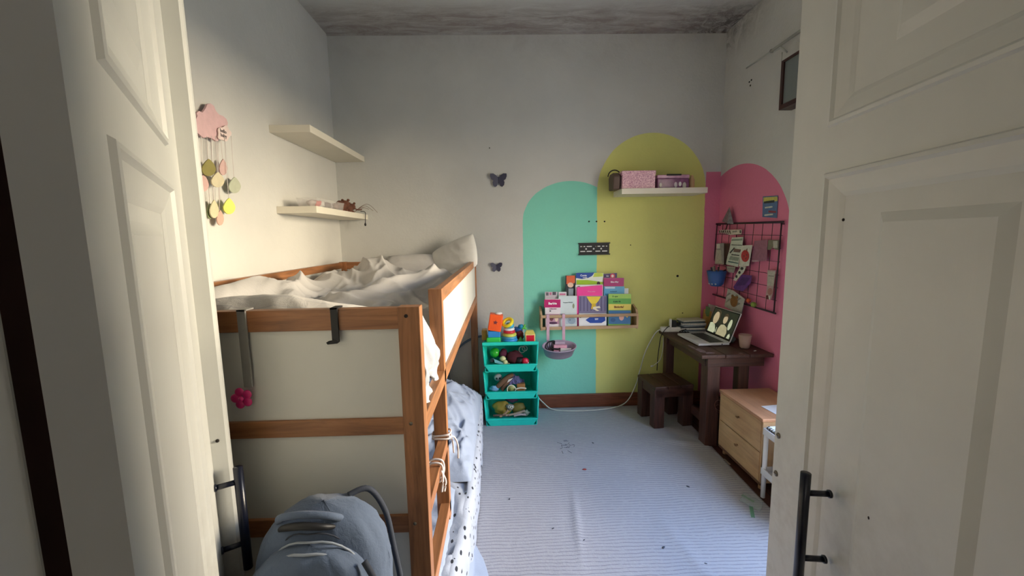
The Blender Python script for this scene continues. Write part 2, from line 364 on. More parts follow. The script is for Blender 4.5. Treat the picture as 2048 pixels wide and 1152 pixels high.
# left leaf
kL = -.62; X0l = -.1016
def lp(y): return (X0l+kL*y, y)
cL = math.sqrt(1+kL*kL); g0 = .2826
def sL(y): return (y-g0)*cL
rL, WL, LL, dL, nL = leaf('door_1', lp(g0), lp(.80), -1, 2.12, [(sL(.366), sL(.6606), .22, 1.40, sL(.405), sL(.585), .06), (sL(.366), sL(.6606), 1.47, 2.02, sL(.405), sL(.585), .07)], 0, 0, .031)
ast = MB(); pr = [(0, 0), (0, .026), (.006, .031), (.014, .033), (.022, .031), (.03, .024), (.034, 0)]
A = [WL(LL+s, 0.01, t) for s, t in pr]; ast.prism(A, (0, 0, 2.1)); ast.build('door_astragal', m_door, rL)
for (px, py) in ((449, 882),): 
    p = WL(LL-.0005, 0, .012); MB().ball(WL(LL-.001, .915, .012), .0035, n=10).build('nail_hole', m_hole, rL)
def handle(root, W, s, zt, zb, za, zc, off, r):
    h = MB(); h.cyl(W(s, zt, off), W(s, zb, off), r, n=24); hb = h.build('door_handle', m_navy, root)
    for z in (za, zc):
        q = MB(); q.cyl(W(s, z, 0), W(s, z, off), r*.62, n=16); q.cyl(W(s, z, 0), W(s, z, .004), r*.85, n=16); q.build('handle_mount', m_navy, hb)
handle(rR, WR, sR(.705), .864, .605, .824, .689, .046, .0088)
handle(rL, WL, LL-.022, .858, .632, .827, .690, .042, .0088)
m_screw = pm('worn_steel_screw', (120, 112, 98), .4, metal=.8)
for z in (.846, .752):
    sc = MB(); sc.cyl(WR(LR-.017, z, -.001), WR(LR-.017, z, .0022), .0068, n=16); sc.box((-1, -1, -1), (1, 1, 1), 0, Matrix.Translation(WR(LR-.017, z, .0024)) @ Matrix.Diagonal((.0012, .005, .0007, 1))); sc.build('door_screw', m_screw, rR)
for (s, z, r) in ((sR(.735), 1.336, .0022), (sR(.615), .842, .003), (sR(.61), .728, .0045)):
    MB().ball(WR(s, z, -.003 if z > 1 else -.004), r, (1, 1, 1.3), n=10).build('paint_chip', m_hole, rR)
# door casing on the left, beside the hinge edge
struct(MB().box((-.40, .10, 0), (-.314, .262, 2.25), bev=.003), 'trim_1', m_door)
struct(MB().box((-.44, .2665, 0), (-.333, .300, 2.25)), 'trim_3', pm('gap_shade_fill', (96, 70, 62), .8))  # dark board added to close the gap, its colour standing in for the shade
struct(MB().box((.545, .05, 0), (.60, .20, 2.25), bev=.003), 'trim_2', m_door)

# ================================================================ bunk bed
WD = (168, 116, 76)
wx, wy, wz = (wood('pine', WD, i, .42, .5) for i in range(3))
m_panel = pm('white_panel', (206, 206, 200), .4, .03, 4)
YF, YB = .9215, 2.994; XBR, XBL = -.190, -1.165
bed = thing('loft_bed', 'tall pine loft bed with white panels standing along the left wall', 'bed', ((XBR+XBL)/2, (YF+YB)/2, 0))
def bar(a, b_, name, m, lab=None): return MB().box(a, b_, bev=.0015).build(name, m, bed, label=lab)
PW = .050; PD = .036
for x0 in (XBR-PW, XBL):
    bar((x0, YF, 0), (x0+PW, YF+PD, 1.163), 'post', wz); bar((x0, YB-PD, 0), (x0+PW, YB, 1.163), 'post', wz)
MYA = 1.268; bar((XBR-.042, MYA, .385), (XBR, MYA+.03, 1.16), 'post', wz, 'middle post between guard panel and ladder')
for z0, z1 in ((1.112, 1.161), (.858, .898), (.606, .650), (.30, .345)):
    for y in ((YF+.004, YB-.030) if z0 > .8 else (YF+.004,)): bar((XBL+PW, y, z0), (XBR-PW, y+.026, z1), 'end_rail', wx)
for z0, z1 in ((.898, 1.112), (.650, .858), (.345, .606)):
    for y in ((YF+.013, YB-.021) if z0 > .8 else (YF+.013,)): bar((XBL+PW, y, z0-.004), (XBR-PW, y+.008, z1+.004), 'end_panel', m_panel)
bar((XBR-.028, MYA+.03, 1.118), (XBR, YB-PD, 1.16), 'guard_rail', wy); bar((XBR-.028, YF+PD, .856), (XBR, YB-PD, .898), 'side_rail', wy)
bar((XBR-.017, MYA+.03, .895), (XBR-.008, YB-PD, 1.122), 'guard_panel', m_panel)
bar((XBL, YF+PD, 1.118), (XBL+.026, YB-PD, 1.16), 'guard_rail', wy); bar((XBL, YF+PD, .856), (XBL+.026, YB-PD, .898), 'side_rail', wy)
bar((XBL+.008, YF+PD, .895), (XBL+.016, YB-PD, 1.122), 'guard_panel', m_panel)
for z0, z1 in ((.634, .668), (.405, .445)): bar((XBR-.03, YF+PD, z0), (XBR, MYA+.03, z1), 'ladder_rung', wy)
for z0, z1 in ((.03, .075),): bar((XBR-.03, YF+PD, z0), (XBR-.006, YB-PD, z1), 'side_rail', wy)
sl = MB()
for i in range(14): sl.box((XBL+.03, YF+.09+i*.148, .862), (XBR-.03, YF+.15+i*.148, .876))
sl.build('bed_slats', wx, bed)
for x, y, z in ((812, 632, 0), (822, 847, 0), (830, 1047, 0)):
    p = aY(x, y, YF); MB().cyl((p.x, YF-.0015, p.z), (p.x, YF+.004, p.z), .0042, n=14).build('bolt', m_hole if y < 700 else m_screw, bed)
for py in (690, 745):
    p = aX(952 if py < 700 else 954, py-20, XBR); MB().cyl((XBR-.003, YB-.018, p.z), (XBR+.001, YB-.018, p.z), .005, n=12).build('bolt', m_hole, bed)
# mattresses
m_mat = pm('mattress_ticking', (214, 212, 206), .8, .05, 20, .2, 300)
one(MB().box((XBL+.035, YF+.045, .882), (XBR-.04, YB-.045, 1.000), bev=.03), 'mattress', m_mat, 'white mattress lying on the upper deck of the loft bed', 'mattress')
# fabric materials
def cloth(name, rgb, stripes=None, dots=None, sc=1):
    c = s2l(rgb); m, nt, b = nodes(name, c, .85); v = coords(nt); b.inputs['Sheen Weight'].default_value = .1
    n = ntex(nt, v, 6*sc, 4); col = mix(nt, ramp(nt, n, .3, .7), tuple(x*.95 for x in c), tuple(min(1, x*1.04) for x in c))
    if stripes:
        s = nt.nodes.new('ShaderNodeSeparateXYZ'); nt.links.new(v, s.inputs[0]); f = mth(nt, 'LESS_THAN', mth(nt, 'FRACT', mth(nt, 'MULTIPLY', s.outputs[1], 38)), .1)
        col = mix(nt, mth(nt, 'MULTIPLY', f, .5), col, stripes)
    if dots:
        vo = nt.nodes.new('ShaderNodeTexVoronoi'); vo.inputs['Scale'].default_value = 47; mp = nt.nodes.new('ShaderNodeMapping'); mp.inputs['Scale'].default_value = (1, .55, .8); mp.inputs['Rotation'].default_value = (0, 0, .7); nt.links.new(v, mp.inputs[0])
        nw = nt.nodes.new('ShaderNodeTexNoise'); nw.inputs['Scale'].default_value = 60; nt.links.new(v, nw.inputs['Vector'])
        nt.links.new(mp.outputs[0], vo.inputs['Vector']); dd = mth(nt, 'ADD', vo.outputs['Distance'], mth(nt, 'MULTIPLY', mth(nt, 'SUBTRACT', nw.outputs['Fac'], .5), .22))
        keep = nt.nodes.new('ShaderNodeSeparateColor'); nt.links.new(vo.outputs['Color'], keep.inputs[0])
        col = mix(nt, mth(nt, 'MULTIPLY', mth(nt, 'LESS_THAN', dd, .26), mth(nt, 'GREATER_THAN', keep.outputs[0], .25)), col, dots)
    nt.links.new(col, b.inputs['Base Color'])
    n2 = ntex(nt, v, 30*sc, 4, .6, .8); n3 = ntex(nt, v, 500, 1); bump(nt, b, mth(nt, 'ADD', n2, mth(nt, 'MULTIPLY', n3, .15)), .25, .008); return m
m_duvet = cloth('off_white_linen', (196, 193, 190)); m_pill = cloth('pillow_linen', (220, 218, 214)); m_stripe = cloth('striped_white_linen', (204, 200, 194), s2l((170, 170, 172)))
m_spot = cloth('white_sheet_black_flecks', (160, 168, 184), dots=s2l((18, 24, 38))); m_blue = cloth('pale_blue_crumpled_cotton', (146, 158, 180))
m_spot2 = cloth('white_cotton_grey_spots', (168, 172, 178))
def g2(x, y, cx, cy_, sx_, sy_, rot=0):
    dx, dy = x-cx, y-cy_; c, s = math.cos(rot), math.sin(rot); u, v = (dx*c+dy*s)/sx_, (-dx*s+dy*c)/sy_; return math.exp(-(u*u+v*v))
def wrinkle(x, y, z=0, s=1.0):
    """folded-cloth relief: warped ridges"""
    p = Vector((x*s, y*s, z)); wv = Vector((noise.noise(p*1.7+Vector((3, 1, 4))), noise.noise(p*1.7+Vector((9, 2, 6))), 0))*.35
    q = p+wv; r = 0; a = 1
    for k, (f, rx) in enumerate(((3.0, .6), (5.5, -.5), (10.5, .2))):
        c, t = math.cos(rx), math.sin(rx); u = q.x*c+q.y*t; v = -q.x*t+q.y*c
        n = noise.noise(Vector((u*f*1.5, v*f*.55, k*7.3+z)))*2.0; n = 1-math.sqrt(n*n+.006); r += a*max(0, n)**1.9; a *= .44
    return r-.85
DX0, DX1, DY0, DY1 = XBL+.034, XBR-.034, YF+.046, YB-.05
def duvet_h(x, y):
    h = 1.070+.052*wrinkle(x, y)
    h += .075*g2(x, y, -1.0, 1.5, .12, .7)+.045*g2(x, y, -.98, 2.3, .14, .6)
    h += .150*g2(x, y, -.80, 2.60, .11, .26, .35)+.05*g2(x, y, -.62, 2.72, .12, .12)      # tall crumpled peak
    h += .070*g2(x, y, -.50, 2.05, .07, .42, -.5)+.04*g2(x, y, -.36, 2.3, .2, .3)
    h += .085*g2(x, y, -.50, 1.03, .24, .10)+.05*g2(x, y, -.85, 1.02, .16, .08)          # roll by the front rail
    h -= .045*g2(x, y, -.72, 1.35, .16, .18)+.03*g2(x, y, -.70, 2.0, .08, .4, .3)
    h -= .02*g2(x, y, -.3, 1.6, .15, .3)
    return h
def duvet_pt(u, v):
    x = DX0+(DX1-DX0)*u; y = DY0+(DY1-.12-DY0)*v; h = duvet_h(x, y)
    e = min(1, min(u, 1-u)/.045, min(v, 1-v)/.03); h = 1.004+(h-1.004)*math.sqrt(max(0, 1-(1-e)**2))
    return (x, y, h)
one(MB().grid(duvet_pt, 150, 260), 'duvet', m_duvet, 'crumpled off-white duvet spread over the upper bunk', 'duvet', fix=False)
# striped sheet fold by the front rail
def fold_pt(u, v):
    x = -.98+.70*u; y = .972+.13*v; z = 1.115+.068*math.sin(PI*(u*.92+.05))*math.sin(PI*min(1, v*.9+.12))+.012*wrinkle(x*1.5, y*2, 3); return (x, y, z)
one(MB().grid(fold_pt, 80, 24), 'folded_blanket', m_stripe, 'thin-striped white blanket bunched against the front rail of the upper bunk', 'blanket', thick=.008)
# cloth hanging out through the ladder gap
def hang_pt(u, v):
    y = .962+.24*u; 
    prof = [(-.31, 1.105), (-.265, 1.115), (-.228, 1.09), (-.203, 1.04), (-.190, .995), (-.192, .965), (-.204, .94), (-.200, .925), (-.192, .908)]
    i = min(7, int(v*8)); t = v*8-i; x = prof[i][0]*(1-t)+prof[i+1][0]*t; z = prof[i][1]*(1-t)+prof[i+1][1]*t
    z -= (.05*math.sin(u*9+1)-.04)*v*v*.6+.05*v*abs(u-.45)*-1; x += .016*wrinkle(y*2.2, z*2.2, 8)-.006*(abs(u-.5)*2)**3
    return (x, y, z-.02*abs(u-.5)*v)
one(MB().grid(hang_pt, 60, 70), 'hanging_cover', m_spot2, 'white spotted quilt corner hanging out between front post and ladder post', 'quilt', thick=.006)
# pillow on the back right corner
def pillow(name, c, rot, size, m, lab):
    mb = MB(); nx, ny = 40, 30; R = Euler(rot).to_matrix(); c = Vector(c)
    for sg in (1, -1):
        def fn(u, v, sg=sg):
            a, b_ = 2*u-1, 2*v-1; e = max(0, (1-abs(a)**3.2)*(1-abs(b_)**3.2)); px = a*(1-.07*b_*b_); py = b_*(1-.07*a*a)
            t = sg*(size[2]*e**.55+.10*size[2]*e*wrinkle(a*.5+3, b_*.5, 5*sg))
            return c+R @ Vector((px*size[0], py*size[1], t))
        mb.grid(fn, nx, ny)
    bmesh.ops.remove_doubles(mb.bm, verts=mb.bm.verts[:], dist=1e-4)
    return one(mb, name, m, lab, 'pillow')
pillow('pillow', (-.335, 2.865, 1.175), (math.radians(62), math.radians(-22), math.radians(-22)), (.19, .14, .052), m_pill, 'plump white pillow propped up in the far right corner of the upper bunk')
pillow('pillow', (-.62, 2.90, 1.13), (math.radians(40), 0, .1), (.20, .11, .04), m_duvet, 'flat pillow lying against the far end rail between the duvet peak and the propped pillow')
# lower mattress and covers
def low_pt(u, v):
    # across: u 0..1 from the wall over the top and down the right side; v along the bed
    y = .99+1.93*v; bow = .03*math.sin(PI*min(1, v*1.05))
    if u < .6: x = -1.13+(.94+bow)*u/.6; z = .235+.015*wrinkle(x, y, 2)
    else:
        t = (u-.6)/.4; a = min(1, t*2.2)*PI/2; x = -.20+bow+.035*math.sin(a)+.012*wrinkle(y, t*.4, 4); z = .235-.04*(1-math.cos(a))-max(0, t-.3)*.255
        x -= .05*max(0, t-.5)*0
    if v > .9: k = (v-.9)/.1; x -= (x+1.13)*.10*k*k
    return (x, y, max(z, .012))
one(MB().box((-1.14, .98, .0), (-.205, 2.90, .20), bev=.03), 'mattress', m_mat, 'low mattress lying on the floor under the loft bed', 'mattress')
one(MB().grid(low_pt, 90, 160), 'bed_sheet', m_spot, 'white sheet with black flecks covering the low mattress under the bed', 'sheet', fix=False)
def blob_pt(u, v):
    a = 2*u-1; b_ = 2*v-1; r = max(0, 1-a*a)**.5*max(0, 1-b_*b_)**.5
    x = -.47+.31*a; y = 2.22+.50*b_; return (x, y, .235+.27*r**.8*(.55+.45*math.exp(-((y-2.3)/.35)**2))+.030*wrinkle(x*1.6, y*1.6, 9)*min(1, r*3)+.022*wrinkle(x*3.2, y*3.2, 4)*min(1, r*3))
one(MB().grid(blob_pt, 80, 120), 'blanket', m_blue, 'pale blue crumpled blanket heaped on the low mattress', 'blanket', fix=False)
def tail_pt(u, v):
    y = 1.16+.50*v; prof = [(-.36, .27), (-.26, .27), (-.185, .21), (-.16, .12), (-.13, .04), (-.075, .008)]
    i = min(4, int(u*5)); t = u*5-i; x = prof[i][0]*(1-t)+prof[i+1][0]*t; z = prof[i][1]*(1-t)+prof[i+1][1]*t
    k = math.sin(PI*min(1, v*.98+.02)); x = x*(1)+(.0 if u < .5 else (-.08*(1-k)*(u-.5)*2)); return (x+.008*wrinkle(y, u, 6), y, max(.008, z+.012*wrinkle(y*2, u, 3)*(1-u)))
one(MB().grid(tail_pt, 50, 60), 'bed_sheet', m_blue, 'pale bedding trailing off the low mattress onto the floor by the ladder', 'sheet', thick=.004)
# cords tied round the rung and ladder post
m_cord = pm('white_cord', (214, 204, 200), .8)
def cord(name, loops, tails, lab):
    mb = MB()
    for L in loops: mb.tube(L, .0032, 6)
    for L in tails: mb.tube(L, .0028, 6)
    one(mb, name, m_cord, lab, 'cord', 'cords tied to the ladder')
def ring(x0, x1, y0, y1, z, dz=0): return [(x0, y0, z), (x1, y0, z+dz), (x1, y1, z+dz), (x0, y1, z), (x0, y0, z)]
cord('tied_cord', [ring(XBR-.046, XBR+.004, MYA-.004, MYA+.034, .672), ring(XBR-.046, XBR+.004, MYA-.004, MYA+.034, .680, .006)], [[(XBR+.004, MYA, .676), (XBR+.02, MYA+.02, .665), (XBR+.03, MYA+.03, .63), (XBR+.03, MYA+.03, .585)], [(XBR+.004, MYA, .676), (XBR+.012, MYA+.03, .65), (XBR+.014, MYA+.04, .60)]], 'white cord wound round the ladder post above the upper rung')
yq = 1.10
cord('tied_cord', [[(XBR-.034, yq, .63), (XBR+.004, yq, .63), (XBR+.004, yq+.01, .672), (XBR-.034, yq+.01, .672), (XBR-.034, yq, .63)], [(XBR-.034, yq+.02, .63), (XBR+.004, yq+.02, .63), (XBR+.004, yq+.03, .672), (XBR-.034, yq+.03, .672), (XBR-.034, yq+.02, .63)]], [[(XBR+.004, yq, .66), (XBR+.016, yq, .63), (XBR+.012, yq-.005, .60)], [(XBR+.004, yq+.01, .66), (XBR+.01, yq-.01, .64), (XBR+.006, yq-.015, .605)]], 'white ribbon knotted round the upper ladder rung')
# hooks over the front rail
def hook(x, wdt, zb, m, name, lab, curl):
    y = YF-.003; t = thing(name, lab, 'hook', (x, y, zb))
    k = MB().box((x-wdt/2, YF-.0015, zb), (x+wdt/2, YF+.0035, 1.165), bev=.0006).box((x-wdt/2, YF-.0015, 1.1615), (x+wdt/2, YF+.032, 1.165)); k.build('strap', m, t)
    return t
m_steel = pm('brushed_steel', (140, 138, 134), .4, .1, 30, metal=.2)
hk = hook(-.382, .016, 1.088, m_blk, 'over_rail_hook', 'short black metal hook hooked over the front rail of the upper bunk', 1)
MB().prism([(-.374, YF-.002, 1.094), (-.374, YF-.002, 1.086), (-.378, YF-.003, 1.083), (-.397, YF-.010, 1.083), (-.399, YF-.012, 1.088), (-.395, YF-.010, 1.0905), (-.388, YF-.004, 1.0905), (-.388, YF-.002, 1.096)], (0, .0045, 0)).build('hook_tip', m_blk, hk)
hs = hook(-.588, .019, .985, m_steel, 'over_rail_hanger', 'long grey steel hanger strip hooked over the front rail', 0)
m_pf = pm('pink_flower_plastic', (196, 40, 110), .35, .12)
fl = MB(); fc = Vector((-.600, YF-.008, .962))
for k in range(5):
    a = PI/2+k*2*PI/5+.3; fl.ball(fc+Vector((.0150*math.cos(a), 0, .0150*math.sin(a))), .0105, (1, .35, 1), 14)
fl.ball(fc+Vector((0, -.003, 0)), .006, (1, .7, 1), 12); fl.build('flower_charm', m_pf, hs, label='pink five-petal flower at the end of the strip')

# ================================================================ backpack on a low box in front of the bed
one(MB().box((-.60, .66, 0), (-.24, .90, .27), bev=.006), 'storage_box', pm('grey_cardboard', (120, 108, 92), .8), 'plain grey box under the backpack', 'box')
m_bp = cloth('grey_blue_denim', (84, 98, 120), sc=2); m_bpd = pm('dark_blue_webbing', (44, 50, 62), .8, .1, 30, .2, 400)
bp = thing('backpack', 'grey blue denim backpack standing in front of the bed end panel', 'backpack', (-.405, .79, .27))
def bp_half(x, z):  return 0
def bpk(cx, cyy, z0, z1, wx_, dy, e=2.6, lean=0, top=.62, n=48, k=40, wr=.006):
    mb = MB()
    def fn(u, v):
        a = 2*PI*u; zz = v; tz = max(0, (zz-top)/(1-top)); rr = (1-tz**2.6)**(1/2.2) if tz < 1 else 0; rb = min(1, .75+zz*2.2)
        c, s = math.cos(a), math.sin(a); f = (abs(c)**e+abs(s)**e)**(-1/e)
        x = cx+lean*zz+wx_*rr*rb*f*c; y = cyy+dy*(.35+.65*rr)*rb*f*s*(rr if zz > .98 else 1); z = z0+(z1-z0)*zz
        w_ = wrinkle(x*3+a, z*3, 1)*wr; return (x+w_*c, y+w_*s, z)
    mb.grid(fn, n, k); return mb
bpk(-.410, .815, .27, .770, .140, .075, lean=.022).build('main_compartment', m_bp, bp, fix=True)
bpk(-.412, .745, .30, .725, .128, .055, lean=.024).build('front_pocket', m_bp, bp)
bpk(-.418, .695, .31, .672, .098, .036, lean=.014).build('small_pocket', m_bp, bp)
sm = MB()
def seam(cx, w_, zt, zb, y, r, sq=2.4):
    pts = []
    for i in range(25):
        a = PI*i/24; c, s = math.cos(a), math.sin(a); pts.append((cx-w_*math.copysign(abs(c)**(2/sq), c), y(abs(c)), zb+(zt-zb)*abs(s)**(2/sq)))
    sm.tube(pts, r, 6, smoothpts=0)
seam(-.388, .118, .722, .45, lambda c: .722+.03*c, .0028); seam(-.386, .128, .735, .45, lambda c: .738+.03*c, .0022); seam(-.406, .085, .668, .40, lambda c: .678+.02*c, .003); seam(-.404, .070, .655, .40, lambda c: .672+.02*c, .0018)
s2 = MB(); sm_keep = sm; sm = s2
seam(-.390, .098, .748, .52, lambda c: .744+.035*c, .0016)
sm.build('dark_seam', m_bpd, bp); sm = sm_keep
sm.build('zip', pm('pale_stitching', (142, 150, 160), .6), bp)
MB().tube([(-.475, .80, .735), (-.452, .768, .768), (-.40, .758, .780), (-.352, .768, .768), (-.335, .80, .735)], lambda t: .0072, 12).build('carry_handle', m_bp, bp)
MB().tube([(-.462, .775, .735), (-.44, .752, .757), (-.40, .744, .766), (-.362, .752, .757), (-.345, .775, .74)], lambda t: .0075*math.sin(PI*min(max(t, .03), .97))**.5, 10).build('handle_gap_shade', m_blk, bp)  # black tube in place of the shade in the slit under the handle
MB().tube([(-.350, .850, .758), (-.312, .872, .758), (-.280, .878, .70), (-.264, .872, .62), (-.248, .865, .50), (-.265, .86, .36)], lambda t: .0065, 10).build('shoulder_strap', m_bpd, bp, label='padded strap hanging behind the bag')
MB().tube([(-.283, .74, .69), (-.262, .73, .66), (-.25, .735, .60), (-.255, .74, .5)], lambda t: .006, 8).build('side_strap', m_bpd, bp)

# ================================================================ wall shelves
m_shelf = pm('cream_white_laminate', (220, 214, 198), .45, .04, 6)
def shelf(a, b_, lab, grp='floating wall shelves'): return one(MB().box(a, b_, bev=.0015), 'wall_shelf', m_shelf, lab, 'shelf', grp)
shelf((XL, 2.20, 1.868), (-.965, D-.001, 1.905), 'upper white floating shelf on the left wall above the bunk, empty')
shelf((XL, 2.206, 1.462), (-.965, D-.001, 1.498), 'lower white floating shelf on the left wall holding a clear tray and plush animals')
shelf((.823, 2.822, 1.594), (1.412, D-.001, 1.632), 'white floating shelf on the green arch with the pink boxes')
# clear tray with bits
m_clear = pm('clear_plastic', (206, 202, 198), .15, .05, alpha=.22)
def tray(name, x0, x1, y0, y1, z0, z1, fl_, m, root, t=.002):
    mb = MB()
    A = [(x0, y0), (x1, y0), (x1, y1), (x0, y1)]; B = [(x0-fl_, y0-fl_), (x1+fl_, y0-fl_), (x1+fl_, y1+fl_), (x0-fl_, y1+fl_)]
    va = [mb.bm.verts.new((*p, z0)) for p in A]; vb = [mb.bm.verts.new((*p, z1)) for p in B]; mb.bm.faces.new(va[::-1])
    for i in range(4): mb.bm.faces.new((va[i], va[(i+1) % 4], vb[(i+1) % 4], vb[i]))
    return mb.build(name, m, root, thick=t, fix=False)
tr = thing('plastic_tray', 'clear plastic tray of small trinkets on the lower shelf of the left wall', 'tray', (-1.04, 2.42, 1.498))
tray('tray_body', -1.075, -.985, 2.25, 2.62, 1.4995, 1.545, .008, m_clear, tr)
for k, (yy, c, nm) in enumerate(((2.30, (205, 190, 185), 'pale pink'), (2.36, (214, 80, 74), 'red'), (2.42, (226, 222, 216), 'white'), (2.48, (110, 96, 92), 'brown'), (2.545, (190, 180, 176), 'light grey'), (2.59, (150, 120, 110), 'tan'))):
    o = MB().ball((-1.03+.015*math.sin(k*3), yy, 1.523), .022, (1, 1.1, .8), 14, lump=.5); one(o, 'trinket', pm('trinket_'+nm.replace(' ', '_'), c, .5), nm+' trinket lying in the clear tray on the left wall shelf', 'trinket', 'trinkets in the clear tray')
m_fur = pm('brown_plush', (100, 62, 46), .95, .25, 60, .6, 220)
def plush(y, s, lab, tail):
    r = thing('plush_animal', lab, 'plush toy', (-1.03, y, 1.498), 'small brown plush toys'); c = Vector((-1.03, y, 1.498))
    MB().ball(c+Vector((0, 0, .030*s)), .032*s, (1, 1.25, .95), 18, lump=.15).build('body', m_fur, r)
    MB().ball(c+Vector((.012*s, .045*s, .045*s)), .024*s, (1, 1, .95), 18, lump=.1).build('head', m_fur, r)
    for sx_ in (-1, 1): MB().ball(c+Vector((.012*s+sx_*.016*s, .05*s, .068*s)), .008*s, n=10).build('ear', m_fur, r)
    for sx_ in (-1, 1):
        for sy_ in (-1, 1): MB().ball(c+Vector((sx_*.02*s, sy_*.028*s, .010*s)), .012*s, (1, 1.3, .8), n=10).build('leg', m_fur, r)
    return r
plush(2.70, 1.15, 'brown plush animal sitting next to the clear tray on the lower left shelf', 0)
p2 = plush(2.83, 1.0, 'brown plush animal at the far corner of the lower left shelf', 1)
MB().tube([(-1.0, 2.88, 1.53), (-.99, 2.92, 1.525), (-.985, 2.97, 1.53)], .004).build('tail', m_fur, p2)
q = MB().tube([(-.98, 2.93, 1.515), (-.955, 2.95, 1.51), (-.958, 2.955, 1.46), (-.96, 2.955, 1.43)], .0025); q.ball((-.96, 2.955, 1.425), .007, (1, 1, 1.6), 10)
one(q, 'hair_band', m_blk, 'thin dark hair band dangling from the far end of the lower left shelf', 'hair band')
q = MB()
for k in range(4): q.tube([(-1.02, 2.9, 1.505), (-1.0+.02*k, 2.95, 1.53+.012*k), (-.97+.03*k, 2.99, 1.545-.012*k)], .0012, 5)
one(q, 'dried_twig', m_fur, 'thin dried twigs beside the far plush animal on the lower left shelf', 'twig')

# ================================================================ cloud mobile on the left wall
m_cl = pm('dusty_pink_felt', (212, 176, 178), .9, .06, 40, .2, 300); m_cl2 = pm('white_pink_card', (226, 206, 200), .8)
mo = thing('cloud_mobile', 'pink cloud wall hanging with strings of coloured raindrops above the bunk', 'wall hanging', (XL+.01, 1.78, 1.38))
def wp(px, py, off=.02): return aX(px, py, XL+off)
def outl(pix, off): return [wp(a, b_, off) for a, b_ in pix]
cloud = [(387, 262), (384, 250), (387, 240), (391, 232), (389, 226), (394, 222), (401, 225), (407, 217), (411, 208), (417, 207), (424, 212), (428, 222), (434, 229), (442, 232), (449, 238), (452, 246), (450, 254), (454, 262), (448, 270), (440, 268), (436, 278), (430, 283), (421, 277), (412, 274), (404, 276), (396, 270)]
MB().prism(outl(cloud, .022), (.008, 0, 0)).build('cloud', m_cl, mo)
badge = [(447+13*(1+.12*math.cos(5*a))*math.cos(a), 267+15*(1+.12*math.cos(5*a))*math.sin(a)) for a in [2*PI*i/30 for i in range(30)]]
bd = MB().prism(outl(badge, .034), (.004, 0, 0)).build('cloud_badge', m_cl2, mo, label='small white round badge on the cloud corner')
text('hello\nbaby', wp(447, 267, .0386), .020, ROT_LWALL, pm('grey_ink', (110, 100, 100), .8), bd, bold=.0004)
drops = [(416, 337, 14, 18, (134, 126, 72), .04, 'olive gold drop'), (405, 368, 11, 18, (196, 162, 156), .03, 'dusty pink drop'), (445, 336, 8, 17, (198, 166, 160), .03, 'narrow pink drop'), (434, 361, 13, 16, (200, 190, 160), .045, 'cream drop'), (468, 372, 12, 17, (178, 182, 160), .03, 'grey green drop'), (427, 420, 9, 19, (200, 192, 158), .03, 'pale cream drop'), (419, 424, 6, 16, (140, 150, 110), .018, 'thin green drop'), (457, 414, 12, 17, (212, 216, 110), .04, 'bright yellow drop'), (439, 437, 7, 16, (204, 164, 148), .03, 'peach drop')]
for k, (cx, cy_, rx, ry, c, off, nm) in enumerate(drops):
    pts = []
    for i in range(24):
        a = 2*PI*i/24; s = math.sin(a); wdt = rx*math.cos(a)*(1 if s < 0 else (1-s)**.35 if s < 1 else 0)
        pts.append((cx+wdt, cy_-ry*s*(1.05 if s > 0 else .85)))
    MB().prism(outl(pts, off), (.004, 0, 0)).build('raindrop', pm('felt_'+nm.replace(' ', '_'), c, .8), mo, label=nm)
    top = wp(cx-(5 if cx < 440 else 9)*(cy_-275)/150, 272, off); t2 = wp(cx, cy_-ry*1.0, off)
    MB().tube([top, t2], .0011, 5, smoothpts=0).build('string', m_cord, mo)
for (a, b_, c, d_) in ((421, 276, 428, 402), (436, 280, 440, 422), (393, 270, 404, 352)): MB().tube([wp(a, b_, .02), wp(c, d_, .02)], .0010, 5, smoothpts=0).build('string', m_cord, mo)

# ================================================================ back wall decorations
m_bf = pm('dark_slate_card', (66, 66, 88), .6)
def butterfly(cx, cz, s, lab, mat):
    half = [(0, .5), (.25, .75), (.6, 1.0), (.98, .95), (1.0, .6), (.86, .2), (.62, .02), (.72, -.2), (.66, -.6), (.42, -.85), (.2, -.7), (.06, -.3)]
    pts = half+[(-a, b_) for a, b_ in half[::-1] if a > 0]; t = thing('butterfly_decal', lab, 'wall decoration', (cx, D-.004, cz), 'butterfly decals')
    for sg in (1, -1):
        W_ = [(0, .45)]+half[1:]+[(0, -.3)]
        mb = MB(); mb.prism([(cx+sg*(.01*s+a*s*.0), D-.003, cz+b_*s) if False else (cx+sg*a*s, D-.002-(a*s*.35), cz+b_*s*.86) for a, b_ in W_], (0, -.0015, 0)); mb.build('wing', mat, t)
    b2 = MB(); b2.tube([(cx, D-.004, cz+.45*s), (cx, D-.004, cz-.5*s)], .0022, 6, smoothpts=0)
    for sg in (1, -1): b2.tube([(cx, D-.004, cz+.42*s), (cx+sg*.15*s, D-.006, cz+.75*s)], .0008, 5, smoothpts=0)
    b2.build('body', mat, t)
p = aY(997, 362, D); butterfly(p.x, p.z, .060, 'larger dark grey butterfly decal high on the white wall', m_bf)
p = aY(993, 535, D); butterfly(p.x, p.z, .043, 'smaller dark grey butterfly decal low on the wall beside the bed', m_bf)
